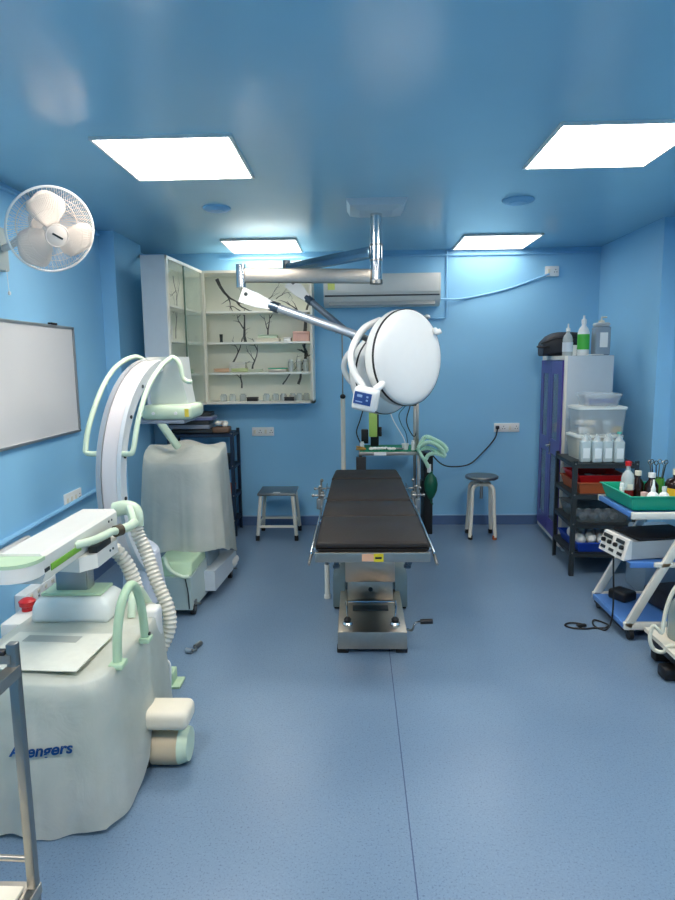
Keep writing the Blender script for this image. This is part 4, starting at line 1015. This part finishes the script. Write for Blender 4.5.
# ------------------------------------------------------------------ suction unit
t = thing('suction_unit', 'suction machine with glass jar and cream deck at right edge', 'suction machine', (1.62, 2.9, 0))
MB().box(1.47, 1.83, 2.72, 3.08, .075, .135, .008).build('chassis', black, t)
MB().loft([[(1.44, 2.70, .136), (1.83, 2.70, .136), (1.83, 3.06, .136), (1.44, 3.06, .136)], [(1.44, 2.70, .155), (1.83, 2.70, .155), (1.83, 3.06, .155), (1.44, 3.06, .155)]]).build('deck', cream, t, smooth=False)
MB().box(1.425, 1.80, 2.80, 2.88, .002, .06, .012).build('foot_bar', black, t)
MB().box(1.47, 1.80, 2.99, 3.05, .002, .06, .012).build('foot_bar', black, t)
for y in (2.84, 3.02): MB().box(1.50, 1.56, y - .02, y + .02, .055, .08).box(1.72, 1.78, y - .02, y + .02, .055, .08).build('foot_bracket', dgrey, t)
jx, jy = 1.575, 2.93
MB().lat(jx, jy, .156, [(0, 0), (.075, 0), (.08, .012), (.08, .15), (.06, .185), (.05, .195), (.05, .2), (0, .2)], 32).build('jar', mat('jar_glass', rgb(170, 184, 180), .08, alpha=.55), t)
MB().lat(jx, jy, .156, [(0, .2), (.054, .2), (.054, .225), (.04, .24), (0, .242)], 28).build('jar_lid', mat('lid_black_green', rgb(40, 60, 58), .4), t)
MB().cyl((jx, jy, .157), (jx, jy, .20), .072, n=24).build('liquid', mat('jar_liquid', rgb(196, 190, 160), .2, alpha=.8), t)
MB().tube([(jx + .02, jy, .40), (jx - .03, jy - .01, .445), (jx - .08, jy - .02, .40), (jx - .115, jy - .03, .30), (jx - .135, jy - .05, .21), (jx - .155, jy - .05, .225), (jx - .175, jy - .04, .235), (jx - .19, jy - .05, .18), (jx - .175, jy - .06, .13), (jx - .14, jy - .08, .125), (jx - .115, jy - .10, .165), (jx - .04, jy - .12, .17)], .0095, 10, 6).build('suction_tube', mat('tube_cream', rgb(208, 206, 186), .35), t)
MB().cyl((1.74, 2.93, .156), (1.74, 2.93, .34), .06, n=24).build('motor', steel2, t)

# ------------------------------------------------------------------ mobile x-ray C-arm
t = thing('mobile_x_ray_machine', 'white and mint mobile C-arm x-ray machine under a clear dust cover', 'x-ray machine', (-1.04, 2.2, 0))
# inner body
MB().box(-1.27, -.83, 1.88, 2.56, .08, .49, .04, 3).build('body', mint2, t)
# dust cover
def drape_rings(cx_, cy_, hx, hy, ztop, zbot, amp, nfold, seed, topfn, flare=.02, nz=14, na=160, hemfn=None, sq=4.5):
    rg = random.Random(seed); ph = [rg.uniform(0, 6.28) for _ in range(4)]
    rings = []
    def pt(a, sc_, z, am):
        c_, s_ = math.cos(a), math.sin(a)
        rad = 1 / ((abs(c_) ** sq + abs(s_) ** sq) ** (1 / sq))
        w_ = 1 + am * (math.sin(nfold * a + ph[0]) * .5 + math.sin((nfold * 2 + 1) * a + ph[1]) * .3 + math.sin((nfold // 2) * a + ph[2]) * .5 + .8 * (1 - abs(math.sin((nfold / 2 + .5) * a + ph[3]))) ** 3 + .5 * (1 - abs(math.sin(nfold * .5 * a + ph[1]))) ** 4)
        return (cx_ + hx * sc_ * rad * c_ * w_, cy_ + hy * sc_ * rad * s_ * w_, z)
    for k in range(6):
        sc_ = .02 + .93 * k / 5
        rings.append([ (lambda p: (p[0], p[1], topfn(p[0], p[1])))(pt(2 * PI * i / na, sc_, ztop, 0)) for i in range(na)])
    rings.append([(lambda p: (p[0], p[1], topfn(p[0], p[1]) - .006))(pt(2 * PI * i / na, .985, ztop, 0)) for i in range(na)])
    for k in range(1, nz + 1):
        u = k / nz; row = []
        for i in range(na):
            a = 2 * PI * i / na
            am = amp * (u ** .8); sc_ = 1.0 + flare * u
            p = pt(a, sc_, 0, am); zt_ = topfn(*pt(a, .985, 0, 0)[:2]) - .02
            zb_ = zbot if hemfn is None else zbot + hemfn(p[0], p[1])
            zb_ += .008 * math.sin(7 * a + ph[3])
            row.append((p[0], p[1], zt_ + (zb_ - zt_) * u))
        rings.append(row)
    return rings
def top1(x, y): return .505 + .004 * math.sin(x * 17 + 1) * math.sin(y * 14)
def hem1(x, y):
    # hem rides up over the front right outrigger wheel
    d = math.hypot(x + .76, y - 2.2)
    return .16 * math.exp(-(d / .11) ** 2)
rg_ = drape_rings(-1.062, 2.18, .262, .36, .50, .012, .032, 9, 4, top1, .095, hemfn=hem1, sq=5.5)
cov = MB().loft(rg_, cap=False).build('dust_cover', drape_m, t, ang=70)
# embroidered name on the cover front: drawn as real lettering
def text_mesh(body, size, m, loc, rot, parent, name, ext=.0006, shear=0.0):
    cu = bpy.data.curves.new('txt', 'FONT'); cu.body = body; cu.size = size; cu.extrude = ext; cu.offset = size * .03; cu.shear = shear
    o_ = bpy.data.objects.new('txt', cu); C.objects.link(o_)
    bpy.context.view_layer.update()
    me = bpy.data.meshes.new_from_object(o_.evaluated_get(bpy.context.evaluated_depsgraph_get()))
    bpy.data.objects.remove(o_); bpy.data.curves.remove(cu)
    M = Matrix.Translation(loc) @ rot.to_4x4()
    if parent: M = Matrix.Translation(-Vector(parent['_o'])) @ M
    me.transform(M); me.materials.append(m)
    ob = bpy.data.objects.new(name, me); C.objects.link(ob)
    if parent: ob.parent = parent; ob['_o'] = parent['_o']
    return ob
lt = text_mesh('Allengers', .052, ink, (-1.10, 1.80, .281), rotm('X', 90) @ rotm('Z', 2), cov, 'lettering', shear=.25)
# push lettering against the cover
from mathutils.bvhtree import BVHTree
bm_ = bmesh.new(); bm_.from_mesh(cov.data); bv = BVHTree.FromBMesh(bm_)
for v in lt.data.vertices:
    hit = bv.ray_cast(Vector((v.co.x, v.co.y - .5, v.co.z)), Vector((0, 1, 0)))
    if hit[0] is not None: v.co.y = hit[0].y - .008
bm_.free()
# papers on top
tp = tag(MB().obox((-1.08, 2.03, .5215), (.36, .28, .002), rotm('Z', -3)).build('instruction_sheet', paper), 'printed paper sheet lying on top of covered x-ray machine', 'paper')
MB().obox((-1.10, 2.12, .5232), (.20, .05, .001), rotm('Z', -3)).build('printed_panel', mat('print_grey', rgb(168, 170, 160), .6), parent=None)
po = bpy.data.objects['printed_panel']; po.parent = tp; po.location = Vector(po['_o']) - Vector(tp['_o'])
# pedestal and lifting column
mb = MB(); mb.loft([[(-1.28, 2.30, .50), (-.965, 2.30, .50), (-.965, 2.50, .50), (-1.28, 2.50, .50)], [(-1.275, 2.31, .57), (-.97, 2.31, .57), (-.97, 2.49, .57), (-1.275, 2.49, .57)], [(-1.25, 2.33, .60), (-1.0, 2.33, .60), (-1.0, 2.47, .60), (-1.25, 2.47, .60)]])
ob = mb.build('pedestal', mat('pedestal_white', rgb(216, 220, 214), .35), t, ang=80)
bv_ = ob.modifiers.new('b', 'BEVEL'); bv_.width = .02; bv_.segments = 3; bv_.limit_method = 'ANGLE'
MB().box(-1.245, -1.005, 2.335, 2.46, .60, .612, .004).build('pedestal_plate', mint, t)
MB().box(-1.20, -1.075, 2.37, 2.44, .61, .80, .006).build('lift_column', mat('column_grey', rgb(150, 158, 164), .3, .6), t)
MB().box(-1.078, -1.070, 2.378, 2.432, .61, .80, .002).build('column_edge', alum, t)
MB().lat(-1.36, 2.44, .50, [(0, 0), (.022, 0), (.022, .018), (.03, .022), (.033, .04), (.02, .05), (0, .05)], 20).build('emergency_stop', red, t)
MB().box(-1.40, -1.27, 2.30, 2.52, .43, .50, .01).build('side_console', white2, t)
# horizontal arm
mb = MB()
prof_ = lambda x0, x1, z0, z1, y: [(x0 + .012, y, z1), (x1 - .012, y, z1), (x1, y, z1 - .012), (x1, y, z0 + .03), (x1 - .015, y, z0), (x0 + .015, y, z0), (x0, y, z0 + .03), (x0, y, z1 - .012)]
mb.loft([prof_(-1.175, -1.02, .79, .892, y) for y in (1.95, 2.2, 2.4, 2.58)])
mb.build('horizontal_arm', white2, t, ang=30)
mb = MB()
def endcap(z0, z1, r_=.095, off=0, hx=.082):
    return [[(-1.0975 + hx * math.cos(R(180 + 180 * k / 14)), 1.93 + .085 * math.sin(R(180 + 180 * k / 14)) - off, z) for k in range(15)] + [(-1.0975 + hx, 1.955, z), (-1.0975 - hx, 1.955, z)] for z in (z0, z1)]
mb.loft(endcap(.825, .872, hx=.077)); mb.build('arm_end', white2, t)
MB().loft(endcap(.872, .884, hx=.080)).build('arm_end_cap', mint, t)
MB().box(-1.0195, -1.0165, 1.99, 2.22, .822, .845, .001).build('green_scale', lime, t)
MB().obox((-1.0185, 1.965, .835), (.003, .03, .012), rotm('X', 0)).build('lock_mark', dgrey, t)
for k in range(2): MB().cyl((-1.02, 2.49 + .03 * k, .86), (-1.017, 2.49 + .03 * k, .86), .005, n=8).build('bolt', dgrey, t)
# under-arm bracket
mb = MB(); mb.loft([[(-1.16 + .0, 2.24, z), (-1.03, 2.22, z), (-.985, 2.28, z), (-.985, 2.48, z), (-1.02, 2.56, z), (-1.16, 2.56, z)] for z in (.735, .79)])
mb.build('arm_bracket', white2, t, ang=20)
for k in range(2): MB().cyl((-.985, 2.40 + .03 * k, .765), (-.982, 2.40 + .03 * k, .765), .005, n=8).build('bolt', dgrey, t)
MB().tube([(-1.03, 2.18, .85), (-.995, 2.26, .845), (-.985, 2.34, .84), (-.985, 2.42, .835), (-.985, 2.47, .825)], .016, 12, 5).build('brake_lever', mint2, t)
MB().box(-1.02, -.985, 2.28, 2.42, .79, .815, .004).build('brake_recess', dgrey, t)
MB().cyl((-.99, 2.475, .822), (-.975, 2.505, .822), .024, n=20).build('pivot_ring', mat('brass_black', rgb(70, 60, 44), .4), t)
MB().tube([(-.98, 2.50, .822), (-.965, 2.56, .818), (-.97, 2.64, .815)], .020, 14, 4).build('lock_handle', mint2, t)
# C-arc carriage clamp
MB().tube([(-1.10, 2.76, .845), (-1.05, 2.76, .855), (-1.012, 2.755, .845), (-1.0, 2.75, .81), (-1.0, 2.745, .775)], .034, 16, 5).build('cable_elbow', mint2, t)
MB().bar((-.975, 2.66, .80), (-1.02, 2.72, .87), .03, .035, bev=.01).build('carriage_clamp', mint2, t)
# the arc
P0 = Vector((-1.157, 2.86, .92)); RA = .60; dv_ = Vector((.12, .993, 0)).normalized(); wv = Vector((dv_.y, -dv_.x, 0))
def arcpt(a, r=RA, off=0): # a from -90 (bottom) .. 90 (top); 0 = back of C
    cpt = P0 + dv_ * RA
    return cpt - dv_ * r * math.cos(R(a)) + Vector((0, 0, 1)) * r * math.sin(R(a)) + wv * off
def arc_strip(w0, w1, r0, r1, a0, a1, n=44):
    mb = MB(); rings = []
    for i in range(n + 1):
        a = a0 + (a1 - a0) * i / n
        rings.append([arcpt(a, r0, w0), arcpt(a, r0, w1), arcpt(a, r1, w1), arcpt(a, r1, w0)])
    return mb.loft(rings)
arc_strip(-.058, .058, RA - .055, RA - .006, -66, 92).build('c_arc', white, t)
arc_strip(-.036, .036, RA - .006, RA + .001, -64, 90).build('arc_face', mat('arc_face', rgb(226, 216, 212), .35), t)
arc_strip(-.064, -.040, RA - .03, RA + .006, -66, 92).build('arc_rail', mat('rail_grey', rgb(178, 180, 182), .35, .3), t)
arc_strip(.040, .060, RA - .052, RA + .006, -66, 92).build('arc_rail', mat('rail_pale', rgb(214, 216, 216), .35), t)
for a in (-5, 15, 35, 55, 75):
    p_ = arcpt(a, RA - .03, .060); MB().cyl(p_, p_ + wv * .004, .009, n=10).build('arc_bolt', dgrey, t)
# detector unit on the top end
tp_ = arcpt(90); ax = tp_.x; ay = tp_.y
mb = MB(); mb.loft([[(ax - .03, ay - .10, 1.535), (ax + .135, ay - .10, 1.535), (ax + .135, ay + .14, 1.535), (ax - .03, ay + .14, 1.535)], [(ax - .04, ay - .04, 1.36), (ax + .15, ay - .04, 1.36), (ax + .15, ay + .14, 1.36), (ax - .04, ay + .14, 1.36)], [(ax - .04, ay - .02, 1.27), (ax + .165, ay - .02, 1.27), (ax + .165, ay + .14, 1.27), (ax - .04, ay + .14, 1.27)]])
mb.build('detector_head', mat('detector_white', rgb(218, 220, 212), .35, bump=.2, bscale=9), t, ang=20)
MB().box(ax - .075, ax + .205, ay - .12, ay + .17, 1.198, 1.278, .03, 4).build('detector_tray', mint2, t)
MB().box(ax - .10, ax + .16, ay - .11, ay + .16, 1.178, 1.199, .004).build('detector_face', mat('detector_face', rgb(138, 144, 156), .4), t)
for dx_ in (.0, .12): MB().cyl((ax + dx_, ay - .121, 1.235), (ax + dx_, ay - .128, 1.235), .009, n=10).build('tray_screw', white, t)
MB().box(ax + .168, ax + .19, ay - .1235, ay - .12, 1.215, 1.258).build('warning_label', mat('warn_olive', rgb(200, 180, 60), .5), t)
# handles along the arc
def loopL(off):
    return [arcpt(90, RA - .02, off * .4), arcpt(84, RA + .02, off * .8), arcpt(68, RA + .01, off), arcpt(50, RA + .0, off), arcpt(30, RA, off), arcpt(19, RA, off), arcpt(16, RA, off * .9), arcpt(16, RA - .01, off * .4)]
MB().tube(loopL(-.125), .0125, 12, 5).build('grab_handle', mint2, t)
hp = [arcpt(16, RA - .01, .055), arcpt(16, RA, .10), arcpt(18, RA, .115), arcpt(32, RA + .0, .118), arcpt(50, RA + .005, .118), arcpt(68, RA + .01, .12), arcpt(80, RA + .015, .12), Vector((ax + .13, ay - .12, 1.525)), Vector((ax + .155, ay - .12, 1.49)), Vector((ax + .165, ay - .12, 1.43)), Vector((ax + .185, ay - .12, 1.405)), Vector((ax + .215, ay - .12, 1.40))]
MB().tube(hp, .0125, 12, 5).build('grab_handle', mint2, t)
# x-ray tube at lower end, wrapped in a plastic cover
lo = arcpt(-66)
MB().loft(drape_rings(lo.x - .02, lo.y - .02, .075, .11, .60, .26, .06, 5, 8, lambda x, y: .54 - .6 * (x - lo.x), .25, nz=8, na=64, sq=3), cap=False).build('tube_cover', mat('white_wrap', rgb(196, 202, 212), .45, noise=.1, nscale=12, bump=.3, bscale=14), t, ang=70)
MB().box(lo.x - .07, lo.x + .04, lo.y - .09, lo.y + .05, .28, .46, .03, 3).build('x_ray_tube', white2, t)
# hoses
corr([(-1.0, 2.745, .785), (-.992, 2.74, .74), (-.952, 2.72, .66), (-.90, 2.68, .542), (-.845, 2.65, .43), (-.835, 2.63, .34), (-.87, 2.60, .25)], .029, 14, 10, amp=.085).build('cable_hose', hose_m, t)
corr([(-1.07, 2.54, .735), (-1.03, 2.56, .72), (-.985, 2.58, .64), (-.955, 2.58, .54), (-.935, 2.54, .50), (-.935, 2.50, .44)], .030, 14, 10, amp=.085).build('cable_hose', hose_m, t)
# push handle, socket tower, outrigger foot
MB().tube([(-.812, 1.98, .49), (-.808, 1.985, .60), (-.80, 2.01, .69), (-.79, 2.05, .735), (-.785, 2.09, .735), (-.783, 2.13, .69), (-.782, 2.16, .60), (-.782, 2.175, .49)], .0155, 14, 5).build('push_handle', mint, t)
MB().box(-.835, -.785, 1.95, 2.01, .488, .508, .006).build('handle_base', mint, t); MB().box(-.80, -.76, 2.15, 2.20, .488, .508, .006).build('handle_base', mint, t)
MB().cyl((-.775, 2.172, .52), (-.762, 2.172, .52), .007, n=10).build('handle_bolt', dgrey, t)
MB().tube([(-.90, 2.36, .50), (-.905, 2.40, .57), (-.90, 2.46, .58), (-.885, 2.52, .50)], .016, 12, 5).build('parking_lever', mint2, t)
MB().box(-.86, -.80, 2.36, 2.44, .40, .53, .012, 3).build('socket_tower', white2, t)
MB().box(-.82, -.625, 2.11, 2.245, .165, .238, .026, 4).build('outrigger', cream, t)
MB().box(-.95, -.78, 2.12, 2.23, .10, .20, .02, 2).build('outrigger_beam', cream, t)
w_ = MB().cyl((-.775, 2.19, .068), (-.672, 2.19, .068), .068, n=32).build('wheel', mat('wheel_tan', rgb(196, 180, 152), .5), t)
MB().cyl((-.674, 2.19, .073), (-.638, 2.19, .073), .072, .060, n=32).build('wheel_guard', mint2, w_)
MB().box(-.80, -.775, 2.11, 2.23, .02, .15, .008).build('wheel_fork', dgrey, w_)
for (x, y) in ((-1.2, 1.98), (-.92, 1.98), (-1.2, 2.46), (-.92, 2.46)): MB().cyl((x - .02, y, .04), (x + .02, y, .04), .04, n=18).build('castor', black, t)

# foot pedal of the x-ray machine, on floor
t = thing('foot_pedal', 'mint foot pedal with white loop guard beside x-ray machine', 'foot pedal', (-0.880, 2.78, 0))
MB().box(-.95, -.83, 2.72, 2.82, 0, .012, .004).build('base_plate', mint, t)
MB().box(-.93, -.865, 2.735, 2.81, .012, .07, .006).build('pedal_body', mint, t)
MB().tube([(-0.875, 2.72, .01), (-0.870, 2.72, .11), (-0.880, 2.725, .135), (-0.898, 2.73, .135), (-0.908, 2.735, .12), (-0.908, 2.74, .07)], .006, 8, 4).build('guard_loop', white, t)
t = thing('cable_connector', 'small grey two-ended connector on floor near hose', 'connector', (-.88, 3.1, 0))
MB().cyl((-.90, 3.09, .014), (-.865, 3.08, .014), .013, n=12).build('plug_body', alum, t)
MB().cyl((-.862, 3.13, .014), (-.845, 3.18, .014), .013, n=12).tube([(-.865, 3.08, .014), (-.85, 3.1, .014), (-.862, 3.13, .014)], .006, 8, 3).build('lead', steel2, t)

# ------------------------------------------------------------------ monitor trolley under a cover
t = thing('covered_monitor_trolley', 'x-ray monitor trolley under long white plastic cover', 'monitor trolley', (-1.08, 4.0, 0))
def top2(x, y): return .955 - .30 * max(0, 4.05 - y) + .02 * math.sin(x * 20) * math.sin(y * 9)
MB().box(-1.30, -.96, 3.92, 4.24, .10, .85, .03).build('cabinet_body', mat('trolley_blue_grey', rgb(150, 168, 178), .4), t)
def hem2(x, y): return .16 * min(1, max(0, (4.35 - y) / .5))
MB().loft(drape_rings(-1.12, 4.07, .245, .26, .95, .17, .06, 9, 15, top2, .12, nz=16, na=180, hemfn=hem2, sq=4), cap=False).build('dust_cover', drape_m, t, ang=70)
MB().loft([[(-1.26, 3.80, .07), (-.90, 3.80, .07), (-.86, 4.34, .07), (-1.26, 4.34, .07)], [(-1.26, 3.80, .20), (-.90, 3.80, .20), (-.87, 4.34, .17), (-1.26, 4.34, .17)]]).build('chassis', mat('chassis_pale', rgb(190, 200, 208), .4), t, smooth=False)
MB().box(-.95, -.85, 4.22, 4.36, .085, .135, .02, 3).build('chassis_corner', white2, t)
for (x, y) in ((-.895, 4.24), (-1.22, 4.28), (-1.21, 3.62), (-.99, 3.60)):
    c_ = MB().cyl((x - .012, y, .035), (x + .012, y, .035), .035, n=20).build('castor', black, t)
    MB().cyl((x - .014, y, .035), (x + .014, y, .035), .014, n=12).box(x - .02, x + .02, y - .012, y + .022, .06, .088, .003).tube([(x + .01, y, .07), (x + .05, y - .02, .075)], .006, 6).build('castor_fork', steel2, c_)
mb = MB(); mb.loft([[(-1.215, 3.55, .045), (-.985, 3.55, .045), (-.96, 3.86, .045), (-1.215, 3.86, .045)], [(-1.215, 3.55, .245), (-.985, 3.55, .245), (-.965, 3.86, .27), (-1.215, 3.86, .27)]])
mb.build('front_box', mat('box_grey_green', rgb(176, 192, 188), .4), t, smooth=False)
mb = MB(); mb.loft([[(-1.215, 3.56, .246), (-.985, 3.56, .246), (-.965, 3.86, .271), (-1.215, 3.86, .271)], [(-1.20, 3.60, .325), (-.99, 3.60, .325), (-.97, 3.86, .335), (-1.20, 3.86, .335)]])
ob = mb.build('front_lid', mint, t, smooth=False); bv_ = ob.modifiers.new('b', 'BEVEL'); bv_.width = .012; bv_.segments = 2
MB().tube([(-1.17, 3.66, .335), (-1.14, 3.58, .345), (-1.10, 3.53, .30), (-1.03, 3.52, .262), (-.99, 3.53, .26)], .012, 10, 5).build('pull_handle', mint2, t)
MB().tube([(-1.02, 3.545, .26), (-1.0, 3.53, .16), (-.998, 3.535, .06)], .004, 6, 4).build('edge_strip', dgrey, t)
# screen support arm rising from the cover towards the detector (mint strut)
t2 = thing('support_strut', 'short slanted mint strut rising from covered trolley to detector', 'strut', (-1.05, 3.95, .9))
MB().bar((-1.145, 3.98, .96), (-1.25, 3.90, 1.165), .045, .045, bev=.012).build('strut', mint2, t2)

# ------------------------------------------------------------------ steel trolley at the lower left corner
t = thing('steel_trolley', 'stainless steel trolley with cream shelf at lower left corner', 'trolley', (-.9, .85, 0))
px, py = -.648, 1.10
for (x, y) in ((px, py), (px - .55, py), (px, py - .55), (px - .55, py - .55)):
    MB().box(x - .009, x + .009, y - .009, y + .009, .04, .985, .002).build('post', steel2, t)
    MB().cyl((x - .01, y, .025), (x + .01, y, .025), .025, n=14).build('castor', black, t)
for z in (.93,):
    MB().box(px - .0115, px + .0115, py - .55, py, z - .011, z + .011).box(px - .55, px, py - .0115, py + .0115, z + .018, z + .034).box(px - .56, px - .54, py - .55, py, z - .01, z + .01).box(px - .55, px, py - .56, py - .54, z - .01, z + .01).build('top_rail', steel, t)
MB().cyl((px - .035, py - .002, .965), (px - .012, py - .002, .965), .009, n=12).build('knob', black, t)
MB().cyl((px - .55, py, .555), (px, py, .535), .006, n=10).build('guard_rod', steel, t)
MB().box(px - .56, px + .0115, py - .56, py + .0115, .452, .476, .003).build('shelf_frame', steel, t)
MB().box(px - .54, px - .012, py - .54, py - .012, .477, .487, .003).build('shelf_board', cream, t)
MB().box(px - .56, px + .0115, py - .56, py + .0115, .15, .17, .003).build('lower_shelf', steel, t)

# ------------------------------------------------------------------ world, camera, render look
w = bpy.data.worlds.new('room_world'); sc.world = w; w.use_nodes = True
w.node_tree.nodes['Background'].inputs[0].default_value = (.6, .75, 1, 1); w.node_tree.nodes['Background'].inputs[1].default_value = .05
cam = bpy.data.cameras.new('camera'); co = bpy.data.objects.new('camera', cam); C.objects.link(co)
FPX = 630.0
cam.sensor_fit = 'VERTICAL'; cam.sensor_height = 24.0; cam.lens = FPX / 900.0 * 24.0; cam.clip_start = .02
pitch, yaw, roll = R(8.020), R(1.763), R(.7)
f_ = Vector((-math.sin(yaw) * math.cos(pitch), math.cos(yaw) * math.cos(pitch), -math.sin(pitch)))
r_ = Vector((math.cos(yaw), math.sin(yaw), 0)); u_ = r_.cross(f_)
r2 = r_ * math.cos(roll) - u_ * math.sin(roll); u2 = r_ * math.sin(roll) + u_ * math.cos(roll)
M = Matrix((r2, u2, -f_)).transposed().to_4x4(); M.translation = Vector((0, 0, 1.50)); co.matrix_world = M
sc.camera = co
sc.view_settings.view_transform = 'Standard'
sc.view_settings.look = 'None'
sc.view_settings.exposure = 0.18
sc.cycles.max_bounces = 12
sc.cycles.diffuse_bounces = 7
sc.cycles.use_denoising = True
for o in bpy.data.objects:
    if '_o' in o: del o['_o']
